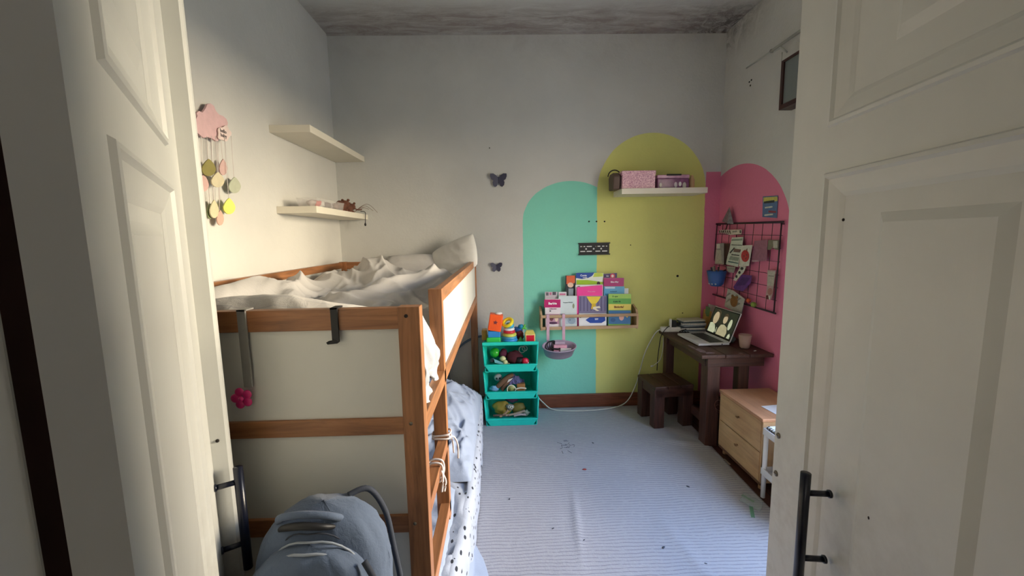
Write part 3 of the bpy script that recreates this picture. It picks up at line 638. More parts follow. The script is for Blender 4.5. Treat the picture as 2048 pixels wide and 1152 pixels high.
# black mounting bracket
br = thing('mounting_bracket', 'black slotted metal wall bracket across the turquoise and green paint', 'bracket', (.68, D-.01, 1.17))
q0, q1 = aY(1158, 487, D), aY(1218, 508, D); bx0, bx1, bz1, bz0 = q0.x, q1.x, q0.z, q1.z
MB().box((bx0, D-.006, bz0), (bx1, D-.002, bz1)).build('plate', m_blk, br)
for zz in (bz0, bz1): MB().box((bx0-.006, D-.018, zz-.004), (bx1+.004, D-.002, zz+.004)).build('flange', m_blk, br)
m_wht = pm('bright_white', (226, 228, 226), .6, .03)
so = MB(); BW = bx1-bx0; BHh = bz1-bz0
for u0, u1 in ((.04, .2), (.25, .42), (.54, .70), (.76, .93)):
    for vz in (.28, .72): so.box((bx0+BW*u0, D-.0075, bz0+BHh*vz-.0035), (bx0+BW*u1, D-.0055, bz0+BHh*vz+.0035))
for u in (.23, .48, .73): so.cyl((bx0+BW*u, D-.0075, bz0+BHh*.5), (bx0+BW*u, D-.0055, bz0+BHh*.5), .0065, n=14)
so.build('slots', m_wht, br, label='white wall showing through the bracket slots')
for u in (.12, .58, .86): MB().cyl((bx0+BW*u, D-.011, bz0+BHh*.72), (bx0+BW*u, D-.005, bz0+BHh*.72), .0065, n=14).build('screw', m_screw, br)

# ================================================================ boxes on the green-arch shelf
m_glit, nt, b = nodes('pink_glitter', s2l((226, 160, 180)), .35)
v = coords(nt); vo = nt.nodes.new('ShaderNodeTexVoronoi'); vo.inputs['Scale'].default_value = 190; nt.links.new(v, vo.inputs['Vector']); s_ = nt.nodes.new('ShaderNodeSeparateColor'); nt.links.new(vo.outputs['Color'], s_.inputs[0])
nt.links.new(mix(nt, s_.outputs[0], s2l((186, 120, 150)), s2l((246, 206, 214))), b.inputs['Base Color']); bump(nt, b, s_.outputs[1], .6, .002)
t = thing('glitter_box', 'pink glitter box on the green arch shelf', 'box', (.945, 2.90, 1.632))
MB().box((.832, 2.845, 1.6325), (1.058, 2.98, 1.725), bev=.002).build('box_body', m_glit, t); MB().box((.829, 2.842, 1.722), (1.061, 2.983, 1.752), bev=.002).build('lid', m_glit, t)
t = thing('handbag', 'brown rounded handbag standing left of the pink glitter box', 'handbag', (.80, 2.93, 1.632)); m_brn = pm('brown_leather', (92, 72, 64), .6)
ps = [(.815, 2.86+.06*math.cos(a), 1.688+.054*math.sin(a)) for a in [2*PI*i/24 for i in range(24)]]
hbp = [(.776, 2.87, 1.6325), (.776, 2.99, 1.6325), (.776, 3.0, 1.72), (.776, 2.97, 1.745), (.776, 2.89, 1.745), (.776, 2.86, 1.72)]
MB().prism(hbp, (.046, 0, 0)).build('bag_body', m_brn, t, bev=.006); MB().torus((.80, 2.93, 1.725), .045, .004, Euler((PI/2, 0, 0)), a0=0, a1=PI, n=20).build('bag_handle', m_blk, t)
t = thing('toy_case', 'purple see-through case with a black handle on the green arch shelf', 'case', (1.19, 2.90, 1.632)); m_pur = pm('translucent_purple', (132, 72, 120), .25, .35, 30, alpha=.85)
MB().box((1.078, 2.86, 1.6325), (1.300, 2.97, 1.70), bev=.006).build('case_body', m_pur, t); MB().box((1.076, 2.858, 1.70), (1.302, 2.972, 1.724), bev=.005).build('lid', pm('pink_clear_lid', (190, 140, 168), .25, .2, 30), t)
MB().box((1.14, 2.85, 1.722), (1.24, 2.857, 1.727)).box((1.14, 2.85, 1.717), (1.24, 2.86, 1.7265), bev=.002).build('handle', m_blk, t)
for k, (x, z, rx, c, nm) in enumerate(((1.10, 1.655, .010, (226, 214, 206), 'white'), (1.205, 1.655, .012, (206, 196, 206), 'silver'), (1.235, 1.66, .010, (232, 228, 232), 'bright white'), (1.265, 1.65, .014, (214, 206, 200), 'cream'))):
    MB().ball((x, 2.857, z), rx, (1, .3, 1.6), 12).build('sticker', pm('bead_'+nm.replace(' ', '_'), c, .4), t, label=nm+' shape showing on the case front')
bt = MB().lathe([(0, 0), (.017, 0), (.019, .01), (.019, .06), (.012, .075), (.009, .09), (0, .09)], (1.335, 2.90, 1.6325)); one(bt, 'bottle', pm('beige_bottle', (196, 160, 120), .4), 'small beige bottle right of the purple case on the green arch shelf', 'bottle')

# ================================================================ book rack, books, hanging basket
m_rackx = wood('pale_beech', (196, 166, 130), 0, .5, .75); m_rackz = wood('pale_beech', (196, 166, 130), 2, .5, .75)
rk = thing('book_rack', 'narrow pale wooden book rack mounted low on the turquoise and green wall', 'book rack', (.63, D, .65)); YR = 2.925
rx0, rx1 = .285, .975
for x in (rx0-.014, rx1): MB().prism([(x, D-.001, .635), (x, YR+.005, .635), (x, YR, .70), (x, YR, .735), (x, YR+.03, .775), (x, D-.001, .80)], (.014, 0, 0)).build('side_board', m_rackz, rk)
MB().box((rx0, YR+.012, .640), (rx1, D-.001, .650)).build('bottom_board', m_rackx, rk); MB().box((rx0-.012, YR, .640), (rx1+.012, YR+.010, .662)).build('front_rail', m_rackx, rk); MB().box((rx0-.012, YR-.002, .728), (rx1+.012, YR+.008, .750), bev=.003).build('front_rail', m_rackx, rk)
def book(pix, y, lab, cover, arts=(), txt=(), z0=.652, tilt=0, th=.010):
    """pix: x0,y0,x1,y1 of the visible cover on the plane Y=y; bottom runs down to the rack board"""
    x0, py0, x1, py1 = pix; a = aY(x0, py0, y); c = aY(x1, py0, y); zb = z0
    pts = [Vector((a.x, y, zb)), Vector((c.x, y, zb)), Vector((c.x+tilt*.0, y, c.z)), Vector((a.x, y, a.z-tilt))]
    t = thing('book', lab, 'book', ((a.x+c.x)/2, y, zb), 'books in the wall rack')
    MB().prism(pts, (0, th, 0)).build('cover', pm('cover_'+str(len(MC)), cover, .35, .05), t)
    pg = [Vector((a.x+.002, y+.001, zb+.001)), Vector((c.x-.001, y+.001, zb+.001)), Vector((c.x-.001, y+.001, c.z+.0005)), Vector((a.x+.002, y+.001, a.z-tilt+.0005))]
    MB().prism(pg, (0, th-.002, 0)).build('pages', pm('paper_pages', (230, 226, 214), .8), t)
    for i, (poly, col_) in enumerate(arts): pictureY(t, 'cover_picture', poly, y-.0002*(i+1), pm('art_%d_%d_%d' % col_, col_, .4, .06), .0006)
    for (s, px, py, size, col_, bold) in txt: text(s, aY(px, py, y-.0022), size, ROT_FRONT, pm('ink_%d_%d_%d' % col_, col_, .5), t, 'cover_lettering', bold=bold)
    return t
def rect(a, b_, c, d_): return [(a, b_), (c, b_), (c, d_), (a, d_)]
def oval(cx, cy_, a, b_, n=20): return [(cx+a*math.cos(2*PI*i/n), cy_+b_*math.sin(2*PI*i/n)) for i in range(n)]
Y1, Y2, Y3, Y4 = 2.945, 2.962, 2.980, 3.0
# back row
book((1131, 551, 1151, 592), Y4, 'narrow dark book with an orange haired figure on its cover', (52, 58, 62), [([(1133, 552), (1150, 551), (1150, 565), (1142, 570), (1133, 568)], (226, 104, 62)), (oval(1141, 570, 6, 5), (236, 200, 176)), (rect(1137, 577, 1147, 592), (150, 160, 170))])
book((1152, 546, 1207, 592), Y4, 'white book with blue oval and lime band at the back of the rack', (232, 238, 226), [([(1152, 546), (1189, 545), (1184, 552), (1176, 556), (1164, 558), (1152, 556)], (30, 74, 160)), ([(1189, 546), (1206, 546), (1206, 553), (1186, 554)], (196, 214, 80)), ([(1153, 560), (1175, 560), (1206, 564), (1206, 570), (1153, 569)], (160, 200, 40)), (oval(1197, 567, 3.5, 4), (50, 30, 40))], [('Conta', 1167, 551, .019, (240, 244, 250), .0005), ('comigo', 1170, 555, .011, (240, 244, 250), .0003)])
book((1208, 546, 1234, 575), Y4, 'dark purple book with a red round emblem at the top right of the rack', (72, 52, 104), [(oval(1225, 552, 5, 5), (206, 60, 80)), (oval(1225, 552, 2.6, 2.8), (240, 220, 220))], [('Lis', 1215, 552, .016, (235, 230, 240), .0004)], tilt=.008)
book((1208, 556, 1248, 580), Y3+.006, 'magenta book standing behind the light blue one on the right of the rack', (176, 46, 116), [], [('Ellen-May', 1229, 564, .015, (244, 232, 240), .0005)])
book((1240, 577, 1257, 590), Y3+.006, 'small white book peeking out at the right above the biology book', (222, 228, 232))
book((1208, 573, 1249, 590), Y3-.004, 'light blue book between the magenta book and the biology book', (92, 166, 206), [(rect(1210, 574, 1230, 577), (200, 222, 236))], [('em busca de', 1227, 583, .010, (30, 80, 130), .0002)])
book((1151, 569, 1206, 600), Y3, 'white book leaning behind the hot pink one', (236, 236, 238), [(rect(1155, 572, 1160, 576), (110, 110, 120))], tilt=.004)
book((1154, 570, 1205, 600), Y2+.006, 'hot pink book tilted above the curtain book', (246, 70, 160), [], [('Princesas', 1183, 583, .015, (255, 150, 200), .0003)], tilt=.016)
book((1090, 584, 1115, 600), Y3, 'grey patterned book behind the magenta titled one', (206, 196, 204), [(rect(1092, 585, 1097, 591), (110, 100, 110)), (rect(1099, 585, 1103, 590), (196, 120, 150)), (rect(1105, 584, 1112, 590), (90, 84, 96))])
book((1117, 584, 1133, 600), Y3, 'small pale book with pink marks behind the white story book', (224, 222, 226), [(rect(1119, 587, 1131, 590), (206, 110, 150)), (rect(1119, 592, 1126, 595), (120, 130, 150))])
# front row
book((1090, 598, 1121, 650), Y1, 'book with the magenta title band at the left end of the rack', (232, 226, 230), [(rect(1088.5, 599, 1121, 615), (190, 36, 110)), (rect(1096, 628, 1118, 648), (196, 150, 172)), (oval(1103, 636, 4, 6), (120, 70, 80)), (oval(1113, 637, 3.5, 6), (236, 214, 190)), (oval(1106, 646, 9, 2.5), (86, 52, 84)), (rect(1099, 621, 1102, 623), (40, 30, 40))], [('Barbie', 1105, 607, .0235, (252, 244, 248), .0009), ('SUPER STARS', 1106, 618, .0088, (150, 60, 110), .0002)])
book((1117, 592, 1154, 650), Y1+.011, 'white and pale blue story book second from the left in the rack', (214, 228, 230), [(rect(1131, 630, 1153, 648), (186, 206, 218)), (oval(1143, 641, 8, 7), (150, 172, 190)), (oval(1147, 612, 2, 5), (150, 160, 130)), (oval(1140, 640, 1, 1), (60, 70, 90))], [('Pequeno Príncipe', 1136, 605, .0100, (64, 90, 110), .0001)])
book((1158, 592, 1214, 650), Y2, 'purple striped curtain book with a yellow bow in the middle of the rack', (126, 122, 156), [(rect(1160+i*7, 593, 1162+i*7, 622), (96, 88, 128)) for i in range(8)]+[([(1173, 593), (1202, 593), (1196, 603), (1190, 609), (1184, 609), (1178, 602)], (240, 214, 70)), ([(1184, 607), (1191, 607), (1193, 618), (1182, 618)], (220, 186, 50)), ([(1186, 614), (1199, 612), (1201, 616), (1191, 617), (1199, 621), (1194, 622), (1186, 618)], (240, 232, 210))])
book((1158, 627, 1213, 650), Y1, 'short white booklet with a blue swoosh in the middle behind the front rails', (236, 238, 242), [([(1171, 640), (1180, 634), (1195, 632), (1210, 633), (1211, 641), (1203, 646), (1180, 646)], (26, 72, 168)), (oval(1161, 634, 2, 2), (130, 136, 140))], [('semana\nsegura', 1193, 638, .0088, (240, 244, 250), .0003)])
book((1217, 588, 1262, 650), Y1, 'green and yellow biology book at the right end of the rack', (126, 184, 84), [(rect(1217, 588, 1262, 597), (160, 206, 96)), (rect(1217, 597, 1262, 608), (96, 170, 76)), (rect(1217, 608, 1262, 620), (226, 208, 96)), (rect(1217, 621, 1261, 648), (60, 116, 168)), (oval(1243, 634, 5, 7), (226, 176, 160)), (oval(1254, 631, 2.4, 4), (230, 200, 90)), (oval(1226, 640, 5, 4), (44, 90, 140))], [('O que', 1230, 593, .0160, (72, 120, 60), .0004), ('é ato da', 1234, 603, .0165, (34, 84, 46), .0005), ('Biologia?', 1238, 614, .0205, (122, 62, 24), .0007)])
# hanging basket
m_bk = pm('mauve_grey_plastic', (160, 146, 166), .45, .05)
bk = thing('hanging_basket', 'mauve oval basket hanging by two straps from the book rack', 'basket', (.395, 2.86, .46))
bc = Vector((.393, 2.862, .470))
MB().lathe([(0, 0), (.090, 0), (.100, .008), (.118, .075), (.1235, .076), (.124, .084), (.119, .085), (.112, .076), (.094, .010), (0, .008)], bc, 40, sx=1.0, sy=.55, rot=Euler((math.radians(24), 0, 0))).build('basket_body', m_bk, bk)
for px in (1096, 1127.5):
    x = aY(px, 650, 2.915).x; MB().box((x-.0105, YR-.007, .56), (x+.0105, YR-.004, .757)).box((x-.0105, YR-.007, .754), (x+.0105, YR+.014, .757)).box((x-.0105, YR+.011, .72), (x+.0105, YR+.014, .757)).box((x-.0105, 2.907, .535), (x+.0105, 2.921, .565)).build('strap', pm('pink_plastic_strap', (206, 170, 190), .4), bk)
one(MB().box((.355, 2.835, .50), (.450, 2.865, .548), bev=.002), 'pencil_case', pm('pale_pink_case', (216, 160, 180), .5), 'pale pink case standing in the hanging mauve basket', 'case')
one(MB().box((.368, 2.870, .50), (.440, 2.885, .566), bev=.002), 'small_packet', pm('lilac_label', (176, 160, 180), .5), 'mauve grey packet behind the pink case in the basket', 'packet')
one(MB().box((.40, 2.823, .50), (.478, 2.832, .528), bev=.001), 'notepad', pm('off_white_pad', (214, 208, 200), .7), 'white pad lying in front of the pink case in the basket', 'notepad')
q = MB()
for k in range(4): q.torus((.335+.007*k, 2.86, .535+.005*k), .038-.004*k, .0035, Euler((.9+.2*k, .25, .3*k)), n=24, k=6)
q.tube([(.33, 2.83, .53), (.38, 2.82, .525), (.40, 2.82, .53)], .006)
one(q, 'coiled_cable', m_blk, 'black coiled cable heaped in the left of the mauve basket', 'cable')

# ================================================================ teal bins and toys
m_teal = pm('teal_plastic', (32, 206, 188), .35, .06)
CX = .045; FY = 2.735; BY = 2.985
def bin_(i, lab, lid=False):
    z0 = .009+i*.195; H = .190; t = thing('stacking_bin', lab, 'storage bin', (CX, 2.86, z0), 'teal stacking bins')
    th = .005
    ft, fb, bt_, bb = .187, .174, .160, .150     # half widths: front top/bottom, back top/bottom
    body = MB()
    def q(*p): body.bm.faces.new([body.bm.verts.new(Vector(v)) for v in p])
    for s in (-1, 1): q((CX+s*fb, FY, z0), (CX+s*bb, BY, z0), (CX+s*bt_, BY, z0+H), (CX+s*(ft-.0), FY+.03, z0+H), (CX+s*(fb+.004), FY, z0+.055))
    q((CX-bb, BY, z0), (CX+bb, BY, z0), (CX+bt_, BY, z0+H), (CX-bt_, BY, z0+H)); q((CX-fb, FY, z0), (CX+fb, FY, z0), (CX+bb, BY, z0), (CX-bb, BY, z0))
    body.build('bin_shell', m_teal, t, thick=th, fix=False)
    ap = MB(); ap.prism([(CX-.150, FY-.004, z0), (CX+.150, FY-.004, z0), (CX+fb+.003, FY-.012, z0+.046), (CX-fb-.003, FY-.012, z0+.046)], (0, .008, 0)); ap.build('front_panel', m_teal, t, bev=.002)
    rm = MB(); rm.box((CX-fb-.008, FY-.018, z0+.045), (CX+fb+.008, FY+.004, z0+.054), bev=.003)
    for s in (-1, 1):
        rm.tube([(CX+s*(fb+.004), FY-.006, z0+.05), (CX+s*(ft+.002), FY+.018, z0+H)], .006, 8, smoothpts=0)
        rm.tube([(CX+s*(ft+.002), FY+.018, z0+H), (CX+s*bt_, BY, z0+H)], .005, 8, smoothpts=0)
    rm.build('rim', m_teal, t)
    if lid:
        MB().box((CX-ft-.006, FY-.012, z0+H), (CX+ft+.006, FY+.004, z0+H+.020), bev=.003).build('top_rim', m_teal, t)
        MB().prism([(CX-ft+.004, FY, z0+H-.006), (CX+ft-.004, FY, z0+H-.006), (CX+bt_-.003, BY-.004, z0+H-.006), (CX-bt_+.003, BY-.004, z0+H-.006)], (0, 0, .006)).build('top_tray', m_teal, t)
    return t
bin_(0, 'lowest of the three stacked teal bins, holding a yellow pouch'); bin_(1, 'middle teal bin, holding brown paper and purple cloth'); bin_(2, 'topmost teal bin, with toys inside and on its top', True)
ZT = .009+2*.195+.1905
def tm(nm, c, r=.4): return pm('toy_'+nm, c, r, .08)
GRP = 'toys on top of the teal bins'
# shape sorter block tower
t = thing('stacking_blocks', 'leaning orange block with a star hole on blue and green blocks', 'toy', (-.065, 2.80, ZT), GRP)
MB().box((-.118, 2.775, ZT), (-.022, 2.865, ZT+.040), bev=.006).build('green_block', tm('green', (60, 206, 90)), t)
MB().box((-.108, 2.78, ZT+.040), (-.022, 2.86, ZT+.085), bev=.004).build('blue_block', tm('blue', (46, 140, 214)), t)
Rt = Matrix.Translation((-.065, 2.81, ZT+.086)) @ Euler((0, math.radians(10), 0)).to_matrix().to_4x4()
ob = MB().box((-.046, -.04, 0), (.046, .04, .115), 0, Rt, .006).build('orange_block', tm('orange', (250, 96, 34)), t)
st = [Rt @ Vector((.017*(1 if i % 2 == 0 else .45)*math.sin(2*PI*i/10), -.0405, .063+.017*(1 if i % 2 == 0 else .45)*math.cos(2*PI*i/10))) for i in range(10)]
MB().prism(st, (0, -.001, 0)).build('star_hole', tm('star', (120, 52, 60)), ob)
MB().ball(Rt @ Vector((.012, 0, .122)), .022, (1.2, 1, .5), 14).build('white_cap', m_wht, t)
o = MB().box((-.156, 2.86, ZT), (-.118, 2.93, ZT+.075), bev=.006); one(o, 'toy_block', tm('amber', (206, 164, 60), .3), 'amber see-through block behind the orange tower', 'toy', GRP)
# ring stacker with yellow ring on top
t = thing('ring_stacker', 'ring stacking toy with a robot head and a tipped yellow ring', 'toy', (.040, 2.81, ZT), GRP)
for (z, R_, r, c, nm) in ((.016, .043, .014, (24, 96, 170), 'blue'), (.034, .042, .011, (70, 150, 190), 'teal'), (.053, .038, .013, (196, 204, 90), 'lime'), (.074, .031, .011, (206, 44, 60), 'red'), (.092, .028, .010, (226, 228, 232), 'white')): MB().torus((.040, 2.81, ZT+z), R_, r, n=30).build('stacking_ring', tm(nm, c), t, label=nm+' ring')
MB().cyl((.04, 2.81, ZT), (.04, 2.81, ZT+.10), .018).build('peg', tm('white', (226, 228, 232)), t)
MB().ball((.044, 2.81, ZT+.115), .028, (1.1, 1, .85)).build('robot_head', tm('sky', (70, 170, 206)), t)
MB().torus((.030, 2.80, ZT+.140), .033, .012, Euler((.55, -.45, 0)), n=30).build('tipped_ring', tm('yellow', (240, 220, 40)), t)
q = MB()
for k in range(9):
    a = 2*PI*k/9; q.ball((.04+.045*math.cos(a), 2.81+.045*math.sin(a), ZT+.034), .0075, n=8)
q.build('beads', tm('white', (226, 228, 232)), t)
# blue and green figure
t = thing('toy_figure', 'blue toy figure with green arms lying behind the red cube', 'toy', (.11, 2.90, ZT), GRP)
MB().ball((.105, 2.90, ZT+.055), .035, (1.1, .9, 1), 18, lump=.25).build('body', tm('deep_blue', (36, 90, 160)), t); MB().ball((.125, 2.89, ZT+.088), .020, n=14, lump=.3).build('head', tm('cyan', (40, 150, 190)), t)
MB().tube([(.12, 2.89, ZT+.06), (.145, 2.88, ZT+.085), (.155, 2.88, ZT+.105)], .007).tube([(.14, 2.885, ZT+.08), (.165, 2.88, ZT+.075)], .006).build('arm', tm('lime_green', (110, 210, 90)), t)
one(MB().ball((.115, 2.86, ZT+.034), .033, (1, .8, 1), 18, lump=.4), 'toy_ball', tm('dark_red', (110, 28, 36), .6), 'dark red lumpy toy between the ring stacker and the red cube', 'toy', GRP)
one(MB().prism([(.098, 2.80, ZT), (.140, 2.80, ZT), (.119, 2.80, ZT+.036)], (0, .05, 0)), 'toy_block', tm('grass', (80, 150, 70)), 'green triangle block at the front of the top bin', 'toy', GRP)
t = thing('activity_cube', 'wooden cube with red face and yellow top at the right of the top bin', 'toy', (.185, 2.80, ZT), GRP)
MB().box((.150, 2.765, ZT), (.218, 2.845, ZT+.060), bev=.003).build('frame', tm('cream', (236, 214, 140)), t); MB().box((.1565, 2.7635, ZT+.006), (.2115, 2.767, ZT+.054), bev=.001).build('red_face', tm('crimson', (206, 16, 50)), t)
MB().prism([(.150, 2.765, ZT+.060), (.218, 2.765, ZT+.060), (.208, 2.80, ZT+.078), (.160, 2.80, ZT+.078)], (0, .03, 0)).build('yellow_top', tm('pale_yellow', (236, 216, 110)), t)
# contents of the openings
def inbin(i): return .009+i*.195+.010
Z = inbin(2); G2 = 'toys inside the topmost teal bin'
def blob(name, c, r, sc, m, lab, cat, grp, lump=0, n=16, rot=None): return one(MB().ball(c, r, sc, n, lump=lump, rot=rot), name, m, lab, cat, grp)
blob('toy_ball', (-.065, 2.86, Z+.09), .036, (1, 1, 1), tm('bright_green', (54, 176, 50), .2), 'bright green ball in the topmost teal bin', 'toy', G2)
blob('toy_bead', (-.010, 2.80, Z+.062), .020, (1.1, 1, 1), tm('cream_green', (206, 206, 150)), 'upper cream bead in the topmost teal bin', 'toy', G2); blob('toy_bead', (.006, 2.785, Z+.040), .019, (1, 1, 1), tm('cream_green', (206, 206, 150)), 'lower cream bead in the topmost teal bin', 'toy', G2)
blob('toy_bead', (.030, 2.785, Z+.022), .014, (1, 1, 1), tm('tan', (166, 146, 110)), 'small tan bead in the topmost teal bin', 'toy', G2)
blob('soft_toy', (.075, 2.83, Z+.06), .050, (1.2, .8, 1), tm('maroon', (74, 20, 30), .9), 'maroon soft toy filling the middle of the topmost teal bin', 'toy', G2, .5)
blob('soft_toy', (-.005, 2.85, Z+.085), .035, (1, .8, .9), tm('plum', (90, 34, 56), .9), 'plum soft toy behind the cream beads', 'toy', G2, .5)
blob('soft_toy', (.115, 2.80, Z+.045), .030, (1.2, .8, .9), m_blk, 'black soft toy beside the red and white toy in the top bin', 'toy', G2, .4)
t = thing('toy_car', 'red and white toy at the right of the topmost teal bin', 'toy', (.15, 2.785, Z), G2)
MB().ball((.148, 2.785, Z+.045), .024, (1.1, 1, 1.1), lump=.2).build('body', tm('red_pink', (206, 30, 64)), t); MB().box((.155, 2.765, Z+.025), (.172, 2.785, Z+.042), bev=.003).build('white_part', m_wht, t)
one(MB().torus((.13, 2.87, Z+.105), .022, .0035, Euler((1.3, .4, 0))).torus((.15, 2.88, Z+.11), .018, .003, Euler((1.1, -.4, .3))), 'wire_rings', tm('clear_grey', (196, 206, 206), .15), 'clear plastic rings at the back of the topmost teal bin', 'toy', G2)
one(MB().prism([(-.066, 2.77, Z+.045), (-.070, 2.775, Z+.068), (-.04, 2.775, Z+.055), (.002, 2.77, Z+.036), (-.02, 2.77, Z+.03)], (0, .006, 0)), 'plastic_piece', tm('pale_teal', (110, 176, 186)), 'pale teal flat piece at the front of the topmost teal bin', 'toy', G2)
blob('soft_toy', (-.085, 2.80, Z+.052), .018, (1, .9, .9), tm('slate', (60, 70, 78), .7), 'slate toy in the left corner of the topmost teal bin', 'toy', G2, .4)
Z = inbin(1); G1 = 'things inside the middle teal bin'
t = thing('toy_mask', 'grey white round face toy in the middle teal bin', 'toy', (-.048, 2.85, Z+.06), G1)
MB().ball((-.046, 2.85, Z+.105), .027, (1.1, .6, 1)).build('face', tm('bone', (178, 176, 178)), t)
for dx in (-.010, .012): MB().ball((-.046+dx, 2.833, Z+.103), .006, (1, .5, 1.2), 10).build('eye', m_blk, t)
q = MB(); q.tube([(-.06, 2.80, Z+.045), (-.03, 2.80, Z+.075), (.02, 2.81, Z+.115), (.06, 2.83, Z+.13)], lambda t_: .012+.008*math.sin(t_*PI)); q.tube([(-.02, 2.80, Z+.03), (.0, 2.80, Z+.06), (.03, 2.81, Z+.10)], .016)
one(q, 'crumpled_paper', tm('kraft', (110, 80, 58), .9), 'brown crumpled paper in the middle teal bin', 'paper', G1)
one(MB().grid(lambda u, v: (.03+.11*u, 2.80+.05*v+.01*wrinkle(u, v, 3), Z+.06+.05*v+.018*wrinkle(u*1.5, v, 2)+.02*math.sin(u*5)), 24, 20), 'purple_cloth', tm('violet_grey', (96, 92, 132), .8), 'violet grey cloth in the middle teal bin', 'cloth', G1, thick=.004)
one(MB().prism([(.018, 2.79, Z+.085), (.028, 2.79, Z+.108), (.06, 2.79, Z+.118), (.04, 2.79, Z+.098)], (0, .004, 0)), 'paper_scrap', tm('paper_white', (222, 216, 208), .8), 'white paper scrap sticking up in the middle teal bin', 'paper', G1)
t = thing('round_lid', 'round white rimmed lid with a green picture in the middle teal bin', 'lid', (.045, 2.765, Z+.02), G1)
MB().torus((.046, 2.765, Z+.045), .029, .0035, Euler((PI/2-.15, 0, 0)), sz=1).build('rim', tm('ivory', (226, 222, 200)), t); MB().cyl((.046, 2.768, Z+.045), (.046, 2.772, Z+.046), .028, n=24).build('disc', tm('olive', (146, 150, 90)), t)
blob('crumpled_paper', (-.075, 2.79, Z+.045), .024, (1.3, .8, .8), tm('blue_paper', (110, 160, 196), .8), 'pale blue crumpled paper in the left corner of the middle teal bin', 'paper', G1, .6)
one(MB().box((.085, 2.79, Z+.02), (.145, 2.83, Z+.072), bev=.004), 'wooden_block', tm('ochre', (160, 112, 60), .6), 'ochre block at the right of the middle teal bin', 'toy', G1)
one(MB().tube([(.075, 2.765, Z+.045), (.11, 2.77, Z+.052), (.15, 2.775, Z+.045)], .006), 'paper_roll', tm('paper_cream', (206, 196, 176), .8), 'cream rolled strip along the lip of the middle teal bin', 'paper', G1)
Z = inbin(0); G0 = 'things inside the lowest teal bin'
one(MB().ball((-.02, 2.83, Z+.075), .055, (1.2, .5, .9), 24, lump=.35, rot=Euler((0, .35, 0))), 'pouch', tm('mustard', (150, 128, 46), .6), 'mustard yellow pouch in the lowest teal bin', 'pouch', G0)
blob('pouch', (.095, 2.85, Z+.065), .042, (1.3, .6, .9), tm('olive_yellow', (128, 116, 50), .6), 'olive bag at the right of the lowest teal bin', 'pouch', G0, .45)
t = thing('toy_animal_face', 'grey plastic toy with ring eyes over the mustard pouch', 'toy', (.04, 2.79, Z+.06), G0)
MB().ball((.035, 2.80, Z+.095), .024, (1.2, .5, .9), lump=.3).build('face', tm('stone', (136, 132, 126)), t)
for a, b_ in ((.030, .105), (.046, .100)): MB().torus((a, 2.783, Z+b_), .0075, .0022, Euler((PI/2, 0, 0)), n=18).build('ring_eye', tm('ivory', (226, 222, 200)), t)
for k, (P_, c, nm) in enumerate(([[( -.04, 2.765, Z+.043), (-.01, 2.77, Z+.055), (.02, 2.77, Z+.085)], (170, 136, 104), 'tan'], [[(.0, 2.765, Z+.050), (.06, 2.77, Z+.056), (.14, 2.78, Z+.075)], (150, 134, 116), 'grey brown'], [[(-.085, 2.775, Z+.046), (-.05, 2.77, Z+.050), (.03, 2.765, Z+.050)], (96, 76, 66), 'dark brown'], [[(.06, 2.762, Z+.045), (.10, 2.765, Z+.054), (.145, 2.77, Z+.048)], (160, 150, 150), 'silver grey'])):
    one(MB().tube(P_, .008, 8), 'paper_strip', tm(nm.replace(' ', '_')+'_strip', c, .8), nm+' twisted strip lying at the lip of the lowest teal bin', 'strip', G0)
blob('crumpled_paper', (.15, 2.79, Z+.055), .018, (1.3, .8, 1), tm('foil', (120, 136, 120), .4), 'grey green crumpled foil at the right of the lowest teal bin', 'paper', G0, .6)
blob('soft_toy', (.05, 2.88, Z+.12), .028, (1.6, .6, .8), tm('mauve_dark', (84, 66, 96), .8), 'dark mauve cloth at the back of the lowest teal bin', 'cloth', G0, .4)
# hoop leaning on the back wall
one(MB().torus((-.135, 3.0145, .298), .287, .0085, Euler((PI/2-.028, 0, 0)), n=64), 'hoop', pm('slate_blue_plastic', (84, 108, 132), .4), 'slate blue hoop leaning on the back wall behind the teal bins and the bed foot', 'hoop')

# ================================================================ desk
DK = (82, 52, 44)
wdx, wdy, wdz = (wood('dark_stained_wood', DK, i, .5, .45, 1, .35) for i in range(3))
desk = thing('desk', 'small dark stained wooden desk in the far right corner', 'desk', (1.39, 2.68, 0))
DX, DY, DZ = 1.172, 2.335, .600
for k in range(3):
    a = DX+k*.1455; MB().box((a, DY, DZ-.022), (a+.1435, 3.008, DZ), bev=.004).build('top_board', wdy, desk)
MB().box((DX+.055, DY+.035, DZ-.085), (1.575, DY+.058, DZ-.022), bev=.003).build('apron', wdx, desk)
MB().box((DX+.03, 2.955, DZ-.085), (1.575, 2.975, DZ-.022), bev=.003).build('apron', wdx, desk)
MB().box((DX+.050, DY+.06, DZ-.085), (DX+.070, 2.955, DZ-.022), bev=.003).build('apron', wdy, desk)
MB().box((1.555, DY+.06, DZ-.085), (1.575, 2.955, DZ-.022), bev=.003).build('apron', wdy, desk)
for x0, y0, x1, y1 in ((DX+.058, DY+.036, DX+.135, DY+.120), (1.435, DY+.06, 1.500, DY+.120), (DX+.032, 2.93, DX+.09, 2.99), (1.50, 2.90, 1.57, 2.97)):
    MB().box((x0, y0, .0095), (x1, y1, DZ-.022), bev=.003).build('leg', wdz, desk)
MB().box((DX+.10, DY+.05, .10), (DX+.12, 2.94, .16), bev=.003).build('stretcher', wdy, desk)
one(MB().torus((1.297, 2.345, .285), .030, .0022, Euler((0, PI/2+.3, .5)), n=26, k=6).torus((1.297, 2.346, .262), .024, .0018, Euler((0, PI/2, .5)), n=24, k=6), 'hanging_bracelet', pm('dark_copper', (104, 66, 54), .4, metal=.4), 'thin dark ring hanging at the corner between the desk leg and the chest', 'ring')
